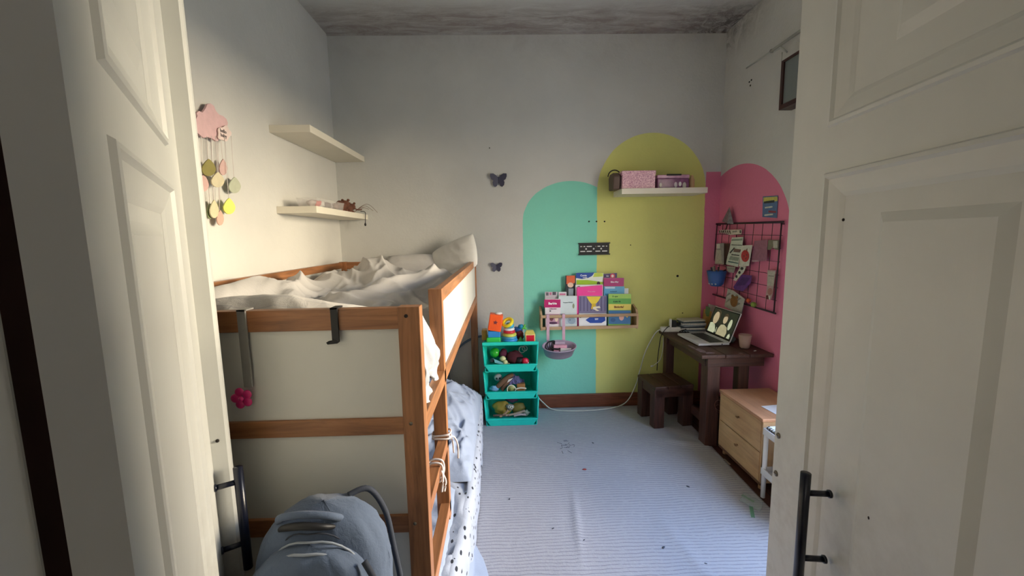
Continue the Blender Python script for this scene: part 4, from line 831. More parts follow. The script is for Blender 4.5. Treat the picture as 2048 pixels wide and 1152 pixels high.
# peeled pale patches on the desk top
q = MB()
for (a, b_, r1, r2) in ((1.216, 2.44, .022, .05), (1.245, 2.385, .03, .018), (1.20, 2.53, .010, .05), (1.42, 2.36, .012, .007)):
    q.prism([(a+r1*math.cos(t_)*(1+.5*noise.noise(Vector((t_*2, a*9, 0)))), b_+r2*math.sin(t_)*(1+.5*noise.noise(Vector((t_*2, b_*9, 4)))), DZ+.0002) for t_ in [2*PI*i/22 for i in range(22)]], (0, 0, .0004))
q.build('peeled_patch', pm('peeled_grey_wood', (126, 108, 112), .6, .3, 80), desk)
# stool
stl = thing('stool', 'low dark stained wooden stool in front of the desk', 'stool', (1.13, 2.76, 0))
RS = Matrix.Translation((1.130, 2.765, .009)) @ Matrix.Rotation(math.radians(7), 4, 'Z'); SW, SD = .140, .135
for k in range(3): MB().box((-SW+k*.094, -SD, .272), (-SW+k*.094+.090, SD, .294), 0, RS, .004).build('seat_board', wdy, stl)
for a, b_ in (((-SW+.006, -SD+.006, .215), (SW-.006, -SD+.026, .272)), ((-SW+.006, SD-.026, .215), (SW-.006, SD-.006, .272))): MB().box(a, b_, 0, RS, .003).build('apron', wdx, stl)
for a, b_ in (((-SW+.006, -SD+.026, .215), (-SW+.026, SD-.026, .272)), ((SW-.026, -SD+.026, .215), (SW-.006, SD-.026, .272))): MB().box(a, b_, 0, RS, .003).build('apron', wdy, stl)
for sx_ in (-1, 1):
    for sy_ in (-1, 1):
        x = sx_*(SW-.036); y = sy_*(SD-.040); MB().box((x-.036, y-.034, 0), (x+.036, y+.034, .272), 0, RS, .003).build('leg', wdz, stl)
# laptop
lt = thing('laptop', 'open white laptop showing a film still of two people on the desk', 'laptop', (1.36, 2.68, DZ))
m_lap = pm('white_laptop_shell', (214, 216, 222), .3, .03); m_key = pm('black_keys', (24, 26, 34), .45)
LA = Vector((1.246, 2.530)); LB = Vector((1.236, 2.825)); ux = (LB-LA).normalized(); un = Vector((ux.y, -ux.x)); LWd = .297; LD = .205
def LP(s, d, z): p = LA+ux*s+un*d; return Vector((p.x, p.y, z))
zb = DZ+.004; zt_ = DZ+.018
MB().prism([LP(0, 0, zb), LP(LWd, 0, zb), LP(LWd, LD, zb), LP(0, LD, zb)], (0, 0, zt_-zb)).build('base', m_lap, lt, bev=.003)
MB().prism([LP(.012, .012, DZ+.0005), LP(LWd-.012, .012, DZ+.0005), LP(LWd-.012, LD-.01, DZ+.0005), LP(.012, LD-.01, DZ+.0005)], (0, 0, .0036)).build('rubber_base', m_blk, lt)
kb = MB().prism([LP(.02, .085, zt_), LP(LWd-.02, .085, zt_), LP(LWd-.02, .182, zt_), LP(.02, .182, zt_)], (0, 0, .0006))
kb = kb.build('keyboard', m_key, lt); q = MB()
for r in range(5):
    for c in range(14):
        s0 = .024+c*.0182; d0 = .089+r*.0184; q.prism([LP(s0, d0, zt_+.0006), LP(s0+.0155, d0, zt_+.0006), LP(s0+.0155, d0+.0150, zt_+.0006), LP(s0, d0+.0150, zt_+.0006)], (0, 0, .0014))
q.build('keys', pm('dark_keycap', (36, 38, 48), .5), kb)
MB().prism([LP(.10, .018, zt_), LP(.20, .018, zt_), LP(.20, .075, zt_), LP(.10, .075, zt_)], (0, 0, .0004)).build('touchpad', pm('touchpad_grey', (196, 198, 206), .35), lt)
MB().box((-.004, -.001, -.003), (.004, .001, .003), 0, Matrix.Translation(LP(-.0005, LD-.05, DZ+.011))).build('port', m_blk, lt)
tl = math.radians(20); hz = Vector((un.x*math.sin(tl), un.y*math.sin(tl), math.cos(tl))); SH = .200
def SP(s, h, o): return LP(s, LD+.004, zt_-.002)+hz*h-Vector((un.x*math.cos(tl), un.y*math.cos(tl), -math.sin(tl)))*o
MB().prism([SP(0, 0, 0), SP(LWd, 0, 0), SP(LWd, SH, 0), SP(0, SH, 0)], (SP(0, 0, .006)-SP(0, 0, 0))).build('screen_lid', m_lap, lt, bev=.0015)
MB().prism([SP(.003, .006, .0062), SP(LWd-.003, .006, .0062), SP(LWd-.003, SH-.003, .0062), SP(.003, SH-.003, .0062)], (SP(0, 0, .0006)-SP(0, 0, 0))).build('bezel', m_blk, lt)
def emis(name, rgb, s=.62):
    c = s2l(rgb); m, nt, b = nodes(name, tuple(x*.2 for x in c), .2); v = coords(nt); n = ramp(nt, ntex(nt, v, 40, 3), .3, .7)
    nt.links.new(mix(nt, n, tuple(x*.75 for x in c), c), b.inputs['Emission Color']); b.inputs['Emission Strength'].default_value = s; return m
e_bg, e_skin, e_pale, e_col, e_hair = emis('screen_dark', (34, 40, 36)), emis('screen_skin', (196, 176, 140)), emis('screen_pale', (200, 206, 170)), emis('screen_cream', (186, 178, 140)), emis('screen_hair', (74, 62, 46))
sx0, sx1, sh0, sh1 = .012, LWd-.012, .020, SH-.010
def SU(u, v, o): return SP(sx1+(sx0-sx1)*u, sh0+(sh1-sh0)*v, o)       # u: left to right as the viewer sees it
scr = MB().prism([SU(0, 0, .0069), SU(1, 0, .0069), SU(1, 1, .0069), SU(0, 1, .0069)], (SU(0, 0, .0003)-SU(0, 0, 0))).build('screen', e_bg, lt)
def sc_shape(pts, m, o, nm='screen_picture'): MB().prism([SU(a, b_, .0072+o) for a, b_ in pts], (SU(0, 0, .0002)-SU(0, 0, 0))).build(nm, m, scr)
sc_shape([(.02, 0), (.30, 0), (.33, .12), (.24, .34), (.10, .40), (.02, .36)], e_pale, 0)
sc_shape(ell(.19, .62, .115, .26, 24), e_skin, .0003); sc_shape([(.10, .80), (.16, .93), (.26, .90), (.31, .74), (.34, .50), (.36, .60), (.33, .88), (.24, .98), (.12, .95)], e_hair, .0006)
sc_shape([(.40, 0), (.78, 0), (.80, .18), (.74, .38), (.60, .46), (.48, .42), (.42, .25)], e_col, 0); sc_shape(ell(.58, .66, .085, .17, 22), e_skin, .0003); sc_shape([(.49, .74), (.52, .88), (.60, .92), (.67, .84), (.68, .74), (.60, .80)], e_hair, .0006)
sc_shape(ell(.82, .52, .065, .22, 20), e_pale, .0003); sc_shape([(.86, .0), (.97, .0), (.97, .12), (.93, .2), (.88, .14)], e_pale, .0003); sc_shape([(.345, .05), (.375, .05), (.365, .27), (.35, .27)], e_pale, .0003)
# cup
cu = thing('drinking_glass', 'pinkish glass of milky drink on the desk right of the laptop', 'glass', (1.515, 2.475, DZ))
MB().lathe([(0, 0), (.026, 0), (.030, .01), (.038, .085), (.0365, .085), (.029, .012), (0, .008)], (1.512, 2.475, DZ+.0005), 30).build('glass', pm('glass_pinkish', (206, 176, 164), .12, .05, alpha=.55), cu)
MB().lathe([(0, .010), (.0278, .012), (.0345, .062), (0, .062)], (1.512, 2.475, DZ+.0005), 28).build('drink', pm('milky_brown', (160, 124, 108), .4), cu)
MB().box((-.010, -.0035, 0), (.010, .0035, .003), 0, Matrix.Translation((1.535, 2.395, DZ+.0002)) @ Matrix.Rotation(.6, 4, 'Z')).build('x', m_wht) if False else None
one(MB().box((-.010, -.004, 0), (.010, .004, .003), 0, Matrix.Translation((1.532, 2.40, DZ+.0008)) @ Matrix.Rotation(.6, 4, 'Z')), 'eraser_crumb', m_wht, 'small white scrap on the desk in front of the glass', 'scrap')
one(MB().ball((1.50, 2.61, DZ+.026), .026, (.8, 1.3, .95), 18, lump=.4), 'crumpled_bag', pm('grey_teal_wrap', (92, 110, 112), .5), 'grey teal crumpled wrapper behind the laptop screen', 'wrapper')
# power strip, adapter and papers at the back of the desk
m_ps = pm('white_power_strip', (220, 220, 216), .4)
ps_ = thing('power_strip', 'white power strip on the back left corner of the desk', 'power strip', (1.24, 2.97, DZ))
RP = Matrix.Translation((1.253, 2.952, DZ+.0005)) @ Matrix.Rotation(-.12, 4, 'Z')
MB().box((-.085, -.024, 0), (.085, .024, .036), 0, RP, .007).build('housing', m_ps, ps_)
for k in range(3): MB().cyl((-.05+k*.05, 0, .036), (-.05+k*.05, 0, .0368), .019, n=22, M=RP).build('socket', pm('socket_grey', (196, 196, 192), .5), ps_)
ad = thing('power_adapter', 'black plug adapter standing in the white power strip', 'adapter', (1.252, 2.94, DZ+.037)); MB().box((1.236, 2.93, DZ+.0375), (1.276, 2.968, DZ+.088), bev=.005).build('body', m_blk, ad); MB().box((1.276, 2.935, DZ+.045), (1.320, 2.965, DZ+.068), bev=.004).build('plug', m_blk, ad)
one(MB().box((1.224, 2.925, DZ+.0375), (1.236, 2.950, DZ+.100), bev=.004), 'charger_plug', m_ps, 'white charger plug standing beside the black adapter', 'plug')
q = MB()
for k in range(4): q.tube([(1.285+.01*k, 2.945, DZ+.062), (1.33+.01*k, 2.94-.01*k, DZ+.074-.004*k), (1.36, 2.925, DZ+.060-.01*k), (1.33, 2.90, DZ+.03), (1.28+.02*k, 2.895, DZ+.012), (1.34, 2.875-.012*k, DZ+.007)], .0034, 6)
one(q, 'tangled_cable', m_blk, 'tangled black cable between power strip and laptop', 'cable')
for k in range(8):
    a = (.10*math.sin(k*2.1)); Rm = Matrix.Translation((1.388+.006*math.sin(k*1.7), 2.943, DZ+.0015+k*.0118)) @ Matrix.Rotation(a, 4, 'Z')
    cl = [(176, 180, 182), (84, 96, 108), (206, 206, 202), (60, 68, 80), (150, 160, 168), (196, 196, 190), (70, 84, 92), (186, 182, 170)][k]; nm = ['pale grey', 'slate', 'white', 'navy grey', 'blue grey', 'off white', 'dark teal', 'beige'][k]
    o = MB().box((-.085, -.050, 0), (.085, .050, .0112), 0, Rm, .002); one(o, 'magazine', pm('magazine_'+nm.replace(' ', '_'), cl, .6, .2, 90), ('lowest ' if k == 0 else 'topmost ' if k == 7 else '')+nm+' magazine in the pile at the back of the desk', 'magazine', 'magazines piled on the desk')
t = thing('juice_carton', 'amber and green standing card behind the laptop in the corner of the desk', 'card', (1.52, 2.93, DZ), None)
MB().prism([(1.470, 2.945, DZ+.0008), (1.512, 2.925, DZ+.0008), (1.530, 2.925, DZ+.150), (1.484, 2.945, DZ+.165)], (0, .012, 0)).build('card_body', pm('amber_card', (160, 120, 42), .5, .2, 40), t)
MB().prism([(1.486, 2.943, DZ+.115), (1.512, 2.930, DZ+.112), (1.520, 2.928, DZ+.178), (1.494, 2.94, DZ+.19)], (0, .004, 0)).build('green_leaf', pm('leaf_green', (84, 112, 60), .6), t)
t2 = MB().prism([(1.520, 2.965, DZ+.0008), (1.575, 2.955, DZ+.0008), (1.585, 2.955, DZ+.185), (1.525, 2.965, DZ+.200)], (0, .006, 0)); one(t2, 'paper_sheet', pm('mottled_pale_paper', (176, 170, 160), .8, .25, 60), 'pale mottled sheet standing behind the amber card on the desk', 'paper')
# cables on wall and floor
wc = MB(); P = [(1.170, 2.955, DZ+.018), (1.145, 2.962, DZ+.005), (1.12, 2.99, DZ-.05), (1.07, 3.01, .42), (1.035, 3.012, .28), (1.0, 3.008, .16), (.93, 2.99, .05), (.82, 2.965, .016), (.66, 2.935, .0145), (.50, 2.935, .0145), (.36, 2.97, .015), (.29, 3.0, .06), (.235, 3.012, .12)]
wc.tube(P, .0042, 8, smoothpts=8); one(wc, 'extension_cable', pm('off_white_cable', (206, 206, 196), .5), 'white cable hanging off the desk and looping over the rug to the teal bins', 'cable')
bc2 = MB(); bc2.tube([(1.245, 2.945, DZ+.05), (1.20, 2.925, DZ+.036), (1.163, 2.93, DZ-.02), (1.158, 2.95, .50), (1.152, 2.96, .40), (1.150, 2.965, .30)], .003, 6, smoothpts=8); one(bc2, 'charger_cable', m_blk, 'thin black cable hanging down left of the desk', 'cable')
bc3 = MB(); bc3.tube([(1.163, 2.90, DZ-.03), (1.166, 2.90, .50), (1.160, 2.93, .40), (1.135, 2.96, .352), (1.115, 2.965, .336)], .0022, 6, smoothpts=8); bc3.tube([(1.120, 2.965, .338), (1.103, 2.966, .333)], .0065, 8, smoothpts=0); one(bc3, 'earphone_cable', m_ps, 'short cable with a pale plug dangling beside the desk leg', 'cable')

# ================================================================ chest of drawers
m_oakx, m_oaky, m_oakz = (wood('light_oak', (198, 164, 122), i, .45, .86, .8, .06) for i in range(3))
ch = thing('chest_of_drawers', 'low light oak chest of two drawers against the right wall', 'chest of drawers', (1.45, 2.14, 0))
CX0, CX1, CY0, CY1, CZ = 1.290, 1.590, 1.925, 2.330, .390
MB().box((CX0-.004, CY0-.003, CZ-.016), (CX1, CY1+.003, CZ), bev=.002).build('top', wood('warm_oak_top', (198, 152, 118), 1, .4, .9, .8, .05), ch)
MB().box((CX0+.002, CY0, .045), (CX1, CY0+.016, CZ-.016)).build('side_panel', m_oakz, ch); MB().box((CX0+.002, CY1-.016, .045), (CX1, CY1, CZ-.016)).build('side_panel', m_oakz, ch)
MB().box((CX1-.008, CY0+.016, .045), (CX1, CY1-.016, CZ-.016)).build('back_panel', m_oakz, ch); MB().box((CX0+.02, CY0+.016, .045), (CX1-.01, CY1-.016, .057)).build('bottom', m_oaky, ch)
MB().box((CX0+.002, CY0+.0, .034), (CX0+.02, CY1, .050)).build('plinth', wood('dark_edge', (120, 84, 60), 1), ch)
for z0, z1 in ((.053, .206), (.211, .372)):
    d_ = MB().box((CX0-.002, CY0+.010, z0), (CX0+.014, CY1-.010, z1), bev=.0015).build('drawer', m_oaky, ch)
    ym = (CY0+CY1)/2; zm = (z0+z1)/2+.018
    MB().cyl((CX0-.002, ym, zm), (CX0-.012, ym, zm), .004, n=12).ball((CX0-.014, ym, zm), .007, (.6, 1.9, .8), 14).build('knob', pm('brass_brown', (134, 100, 66), .4), d_)
for x, y in ((CX0+.03, CY0+.03), (CX0+.03, CY1-.03), (CX1-.03, CY0+.03), (CX1-.03, CY1-.03)): MB().cyl((x, y, .0), (x, y, .046), .014).build('foot', m_oakz, ch)
one(MB().box((-.075, -.05, 0), (.075, .05, .0015), 0, Matrix.Translation((1.455, 2.035, CZ+.0005)) @ Matrix.Rotation(.12, 4, 'Z')), 'paper_sheet', pm('white_paper', (226, 226, 232), .8, .02), 'white paper sheet lying on top of the oak chest', 'paper')
one(MB().ball((1.276, 2.20, .006), .010, (.8, 3.2, .5), 14, lump=.5), 'dust_ball', pm('dust_grey', (120, 104, 94), .95), 'clump of dust under the front edge of the oak chest', 'dust')
# white rack with notebook
rw = thing('white_rack', 'small white plastic two-tier rack in front of the oak chest', 'rack', (1.38, 1.76, 0)); m_rk = pm('white_rack_plastic', (226, 226, 228), .35, .03)
RX0, RX1, RY0, RY1 = 1.262, 1.50, 1.60, 1.880
for z in (.130, .335): MB().box((RX0, RY0, z), (RX1, RY1, z+.006)).box((RX0, RY0, z), (RX0+.006, RY1, z+.034), bev=.001).box((RX0, RY1-.006, z), (RX1, RY1, z+.034), bev=.001).box((RX1-.006, RY0, z), (RX1, RY1, z+.034)).box((RX0, RY0, z), (RX1, RY0+.006, z+.034)).build('tier', m_rk, rw)
for x in (RX0+.011, RX1-.011):
    for y in (RY0+.011, RY1-.011): MB().cyl((x, y, .0095), (x, y, .360), .0105).build('leg', m_rk, rw)
MB().cyl((RX0-.001, 1.765, .352), (RX0+.002, 1.765, .352), .006, n=12).build('clip_hole', m_blk, rw)
nb = thing('spiral_notebook', 'white spiral notebook lying on the white rack', 'notebook', (1.36, 1.75, .37))
MB().box((RX0+.012, RY0+.015, .3695), (RX1-.012, RY1-.008, .378), bev=.001).build('pages', pm('notebook_white', (206, 214, 222), .6), nb)
q = MB()
for k in range(16): q.torus((RX0+.016, RY0+.025+k*.0158, .374), .007, .0017, Euler((PI/2, 0, 0)), n=12, k=6)
q.build('spiral', m_blk, nb)
q = MB()
for k in range(5): q.box((RX0+.05+.03*k, RY0+.04, .378), (RX0+.056+.03*k, RY1-.04-.02*k, .3785))
q.build('printed_lines', pm('blue_grey_print', (92, 112, 136), .6), nb)
one(MB().ball((1.34, 1.79, .180), .045, (1.3, 1.6, .72), 24, lump=.35), 'folded_cloth', pm('pale_pink_cloth', (206, 172, 158), .9, .1, 30, .3, 90), 'pale pink cloth bundled on the lower tier of the white rack', 'cloth')
one(MB().ball((1.41, 1.83, .172), .030, (1.2, 1, .9), 20, lump=.3), 'folded_cloth', pm('cream_cloth', (214, 196, 170), .9, .1, 30, .3, 90), 'cream cloth bundled behind the pink one on the white rack', 'cloth')

# ================================================================ rug
m_rug, nt, b = nodes('ribbed_grey_rug', s2l((196, 190, 196)), .95)
g = nt.nodes.new('ShaderNodeNewGeometry'); pos = g.outputs['Position']; sx = nt.nodes.new('ShaderNodeSeparateXYZ'); nt.links.new(pos, sx.inputs[0])
wob = mth(nt, 'MULTIPLY', mth(nt, 'SUBTRACT', ntex(nt, pos, 3, 3), .5), .05)
fr = mth(nt, 'FRACT', mth(nt, 'MULTIPLY', mth(nt, 'ADD', sx.outputs[1], wob), 54)); line = mth(nt, 'LESS_THAN', fr, .24)
nn = ntex(nt, pos, 120, 3, .7); n2 = ntex(nt, pos, 2.2, 4); spec = ramp(nt, ntex(nt, pos, 17, 6, .8, 1.5), .66, .74)
brk = ramp(nt, ntex(nt, pos, 45, 2), .22, .5)
base = mix(nt, n2, s2l((188, 186, 190)), s2l((166, 165, 170)))
base = mix(nt, mth(nt, 'MULTIPLY', nn, .18), base, s2l((120, 116, 124)))
base = mix(nt, mth(nt, 'MULTIPLY', mth(nt, 'MULTIPLY', line, brk), .55), base, s2l((116, 112, 126)))
base = mix(nt, mth(nt, 'MULTIPLY', spec, .28), base, s2l((120, 124, 130)))
nt.links.new(base, b.inputs['Base Color']); bump(nt, b, mth(nt, 'SUBTRACT', mth(nt, 'ADD', nn, mth(nt, 'MULTIPLY', ntex(nt, pos, 10, 3), 2.)), line), .5, .004)
def rug_pt(u, v):
    xr = 1.272+.012*math.sin(v*9)-.0; 
    y = .45+(3.015-.45)*v; x = -.162+(xr+.162)*u+.004*math.sin(v*14)*(1-u); z = .0065
    z += .012*max(0, g2(x, y, 1.12, 2.42, .16, .04, -.35))*(u < .99)+.007*g2(x, y, 1.22, 2.50, .05, .12, .4)+.006*g2(x, y, .32, 1.75, .015, .2, -.1)+.004*g2(x, y, .75, 1.5, .03, .3, .2)+.005*g2(x, y, .5, 1.35, .25, .015, .1)
    if u > .97 : z = max(z-(u-.97)*.15, .004)
    return (x, y, z)
rg = MB().grid(rug_pt, 120, 200); one(rg, 'rug', m_rug, 'pale grey ribbed rug covering the floor between bed and chest', 'rug', thick=.004, fix=False)
def on_rug(px, py, z=.0095): return aZ(px, py, z)
p = on_rug(1169, 939); one(MB().ball(p+Vector((0, 0, .001)), .010, (1.1, .6, .35), 12, lump=.5), 'rust_scrap', pm('rust_red', (150, 50, 40), .8), 'tiny rust red scrap in the middle of the rug', 'scrap')
m_gt = pm('green_tape', (96, 140, 110), .5)
p0, p1, p2_, p3 = on_rug(1502, 1012), on_rug(1506, 1035), on_rug(1484, 990), on_rug(1508, 1004)
q = MB()
def strip(a, b_, w_, z): 
    d = (b_-a).normalized(); n = Vector((-d.y, d.x, 0))*w_; return [Vector((v_.x, v_.y, z)) for v_ in (a+n, b_+n, b_-n, a-n)]
q.prism(strip(p0, p1, .008, .0092), (0, 0, .0012)); q.prism(strip(p2_, p3, .007, .0094), (0, 0, .0012)); one(q, 'green_tape', m_gt, 'strips of green tape stuck at the right edge of the rug near the white rack', 'tape')
q = MB().grid(lambda u, v: tuple(on_rug(1486+40*u-8*v, 986+16*v+22*u+6*math.sin(v*3))+Vector((0, 0, .004+.006*abs(math.sin(u*7+v*3))))), 16, 10); one(q, 'clear_wrap', pm('milky_film', (190, 206, 200), .3, .05, alpha=.22), 'thin milky plastic film lying over the green tape at the rug edge', 'plastic film', thick=.001)
# dark smudges: chips of dark fluff on the rug
m_fl = pm('dark_fluff', (70, 72, 80), .95); random.seed(5); q = MB()
for k in range(17):
    p = on_rug(1132+random.gauss(0, 11), 892+random.gauss(0, 5)); a = random.random()*PI; d = Vector((math.cos(a), math.sin(a), 0))*random.uniform(.006, .018); q.tube([p-d, p+d], lambda t_: .0009, 5, smoothpts=0)
one(q, 'pencil_scribble', m_fl, 'dark scribbled smudge on the far half of the rug', 'smudge')
for (px, py, s, lab) in ((1186, 886, .006, 'dark fluff just right of the scribbled smudge'), (1376, 973, .007, 'grey fluff on the right half of the rug'), (1106, 1057, .005, 'dark crumb on the left front of the rug'), (1019, 998, .005, 'dark crumb near the bed side of the rug'), (1411, 1127, .005, 'dark crumb at the front right of the rug'), (1327, 1095, .007, 'grey fluff at the front of the rug, right of its middle'), (1168, 1080, .004, 'tiny crumb at the front middle of the rug')):
    p = on_rug(px, py); one(MB().ball(p+Vector((0, 0, .0005)), s, (1.3, .6, .35), 10, lump=.5, rot=Euler((0, 0, px*.1))), 'fluff', m_fl, lab, 'fluff', 'fluff and crumbs on the rug')

# ================================================================ wire grid with notes on the right wall
m_wire = pm('black_wire', (40, 22, 30), .5); GX = XR-.022
gd = thing('wire_grid', 'black wire grid board hanging on the pink wall above the desk', 'grid board', (GX, 2.72, .85))
TL, TR, BL_, BR_ = aX(1433, 448, GX), aX(1567, 444, GX), aX(1421, 587, GX), aX(1551, 627, GX)
def GP(u, v): return TL.lerp(TR, u).lerp(BL_.lerp(BR_, u), v)
q = MB(); q.tube([GP(0, 0), GP(1, 0)], .0062, 8, smoothpts=0).tube([GP(0, 1), GP(1, 1)], .0055, 8, smoothpts=0); q.tube([GP(.015, 0), GP(.015, 1)], .0036, 8, smoothpts=0).tube([GP(.98, 0), GP(.98, 1)], .0042, 8, smoothpts=0); q.build('frame', m_wire, gd)
q = MB()
for k in range(1, 8): q.tube([GP(k/8, 0), GP(k/8, 1)], .0017, 6, smoothpts=0)
for k in range(1, 7): q.tube([GP(0, k/7), GP(1, k/7)], .0017, 6, smoothpts=0)
for u in (.03, .97): q.tube([GP(u, .02), GP(u, .02)+Vector((.0215, 0, 0))], .003, 6, smoothpts=0)
q.build('wires', m_wire, gd)
def note(pix, off, m, name, lab, cat, arts=(), t=.0012, grp='papers clipped to the wire grid'):
    x = XR-off; r = thing(name, lab, cat, sum(polyX(pix, x), Vector())/len(pix), grp)
    MB().prism(polyX(pix, x), (-t, 0, 0)).build('sheet', m, r)
    for i, (poly, mm) in enumerate(arts): MB().prism(polyX(poly, x-t-.0003*(i+1)), (-.0006, 0, 0)).build('print', mm, r)
    return r
def P_(nm, c, r=.7): return pm('print_'+nm, c, r, .15, 50)
ink = P_('dark_ink', (52, 56, 56)); pap = P_('paper_white', (204, 204, 192)); grn = P_('teal_ink', (56, 96, 96))
r = note([(1526, 393), (1556, 391), (1554, 436), (1525, 434)], .004, P_('denim_blue', (84, 110, 150)), 'postcard', 'blue and yellow postcard stuck on the pink wall above the grid', 'postcard', [([(1527, 395), (1555, 393), (1555, 402), (1527, 405)], P_('gold', (196, 186, 96))), ([(1528, 403), (1549, 400), (1549, 405), (1528, 407)], ink), ([(1530, 414), (1545, 412), (1545, 415), (1530, 417)], pap), ([(1537, 421), (1552, 422), (1552, 426), (1537, 425)], P_('brick', (130, 60, 70))), ([(1529, 429), (1546, 427), (1546, 430), (1529, 432)], pap)])
t = thing('foil_cone', 'crumpled silver grey cone hooked on the top edge of the grid', 'ornament', aX(1457, 430, XR-.04)); pk = aX(1459, 414, XR-.035); bl = aX(1444, 443, XR-.03); br_ = aX(1467, 448, XR-.03); mid = aX(1455, 447, XR-.055)
q = MB()
for tri in ((pk, bl, mid), (pk, mid, br_), (bl, mid, br_), (pk, br_, bl)): q.bm.faces.new([q.bm.verts.new(v_) for v_ in tri])
q.build('cone', pm('crumpled_foil', (126, 122, 124), .4, .4, 60, .5, 60, metal=.3), t, thick=.001); MB().tube([mid, aX(1452, 458, XR-.03), aX(1446, 464, XR-.03)], .0035, 6).build('stem', P_('dark_brown', (58, 34, 30)), t)
note([(1437, 465), (1440, 460), (1484, 459), (1483, 468), (1460, 470), (1450, 467)], .030, P_('note_bone', (196, 186, 176)), 'calendar_strip', 'white calendar strip with a black numeral near the grid top', 'paper', [([(1479.5, 460.5), (1481.5, 460.5), (1481.5, 466), (1479.5, 466)], ink), ([(1465, 462), (1474, 461), (1474, 464), (1465, 465)], P_('grey_ink', (136, 132, 128)))]+[([(1438+4*k, 461), (1440+4*k, 461), (1441+4*k, 468), (1440+4*k, 468)], P_('dark_brown', (58, 34, 30))) for k in range(6)])
note([(1464, 475), (1487, 474), (1484, 500), (1476, 534), (1450, 528), (1458, 503)], .030, P_('leaflet', (196, 202, 190)), 'leaflet', 'long white and green printed leaflet in the middle of the grid', 'leaflet', [([(1464, 478), (1485, 477), (1485, 481), (1463, 482)], P_('sage', (140, 150, 136))), ([(1463, 489), (1484, 490), (1484, 491), (1463, 490.5)], ink), ([(1459, 505), (1468, 495), (1470, 496), (1461, 507)], ink), ([(1468, 497), (1482, 499), (1480, 505), (1467, 504)], P_('brownish', (120, 92, 84))), ([(1463, 508), (1479, 510), (1478, 512), (1463, 510)], ink), ([(1461, 512), (1478, 515), (1476, 522), (1458, 519)], P_('sage', (140, 150, 136))), ([(1457, 522), (1477, 526), (1476, 527.5), (1456, 524)], grn)])
r = note([(1484, 491), (1505, 490), (1498, 532), (1478, 533)], .040, pap, 'drawing', 'white card with a smiling red apple drawn on it', 'drawing', [(oval(1490.5, 512, 8, 12), P_('apple_red', (176, 52, 56))), (oval(1488, 512, 1, 1.2), ink), (oval(1493.5, 510, 1, 1.2), ink), ([(1488.5, 515), (1491, 517), (1494, 514), (1491.5, 518.5)], ink), ([(1493, 498), (1495, 497), (1494.5, 502), (1493, 502)], P_('stalk', (110, 70, 40)))])
note([(1434, 487), (1448, 486), (1448, 529), (1430, 528)], .034, P_('grey_card', (146, 142, 140)), 'clothing_tag', 'grey white card at the left of the grid above the blue pot', 'tag', [([(1433, 488), (1440, 488), (1440, 497), (1433, 497)], pap), ([(1432, 500), (1442, 499.5), (1444, 527), (1430, 526)], P_('bone', (176, 172, 160)))])
note([(1448, 487), (1460, 487), (1452, 530), (1446, 530)], .030, P_('dark_brown', (58, 34, 30)), 'dark_sleeve', 'dark narrow sleeve beside the grey tag on the grid', 'sleeve')
note([(1509, 482), (1535, 479), (1534, 521), (1518, 523), (1503, 521)], .027, P_('dusty_rose', (146, 96, 116)), 'pink_folder', 'dusty pink folder clipped in the middle right of the grid', 'folder', [([(1504, 520), (1518, 521), (1518, 523), (1504, 524)], P_('rose_pale', (176, 150, 156)))])
note([(1537, 480), (1558, 480), (1557, 500), (1551, 499), (1546, 494), (1541, 500), (1535, 499)], .027, P_('olive_grey', (112, 108, 90)), 'photo_strip', 'olive grey picture at the top right of the grid', 'picture', [([(1546, 482), (1555, 482), (1555, 496), (1547, 496)], P_('bone', (176, 172, 160)))])
note([(1453, 532), (1471, 534), (1468, 546), (1456, 544)], .028, P_('grey_note', (160, 158, 150)), 'note_paper', 'small grey note under the long leaflet', 'note', [([(1456, 536), (1468, 537), (1468, 539), (1456, 538)], P_('grey_ink', (136, 132, 128)))])
note([(1481, 533), (1493, 533), (1487, 545), (1472, 562), (1467, 560)], .034, pap, 'photo_booth_strip', 'black and white strip hanging below the apple card', 'strip', [(oval(1484, 537, 3, 3), ink), (oval(1479, 545, 2.4, 3), ink), (oval(1473, 553, 2.2, 3), ink)])
note([(1467, 574), (1484, 549), (1504, 551), (1502, 566), (1486, 583), (1470, 579)], .036, P_('violet', (96, 52, 124)), 'purple_sachet', 'purple sachet tilted in the lower middle of the grid', 'sachet', [([(1472, 572), (1485, 554), (1500, 556), (1490, 570)], P_('deep_violet', (72, 40, 104)))])
note([(1535, 540), (1552, 541), (1545, 590), (1541, 600), (1531, 598), (1534, 575)], .028, P_('pale_pink_strip', (176, 150, 146)), 'bookmark', 'tall photo bookmark at the lower right of the grid', 'bookmark', [([(1536, 543), (1550, 543), (1547, 572), (1535, 571)], P_('bone', (176, 172, 160))), ([(1537, 551), (1548, 552), (1548, 553), (1537, 552)], ink), (oval(1540, 583, 5, 7), P_('skin_dull', (160, 112, 104))), ([(1532, 591), (1536, 590), (1538, 599), (1532, 598)], P_('brick_dark', (96, 34, 40))), ([(1537, 592), (1541, 592), (1540, 599), (1538, 599)], pap)])
bear = note([(1456, 577), (1468, 582), (1490, 598), (1482, 630), (1466, 622), (1449, 613)], .046, P_('striped_paper', (176, 174, 168)), 'drawing', 'striped paper with a brown bear face hanging off the grid bottom', 'drawing', [([(1456+a, 584+b_), (1459+a, 581+b_), (1463+a, 583+b_), (1452+a, 590+b_)], P_('grey_ink', (136, 132, 128))) for a, b_ in ((-1, 4), (14, 8), (20, 14), (-1, 16), (18, 24))]+[(oval(1468, 603, 7.5, 11), P_('bear_brown', (126, 84, 44))), (oval(1465, 592, 2.5, 3), P_('bear_brown', (126, 84, 44))), (oval(1474, 595, 2.5, 3), P_('bear_brown', (126, 84, 44)))])
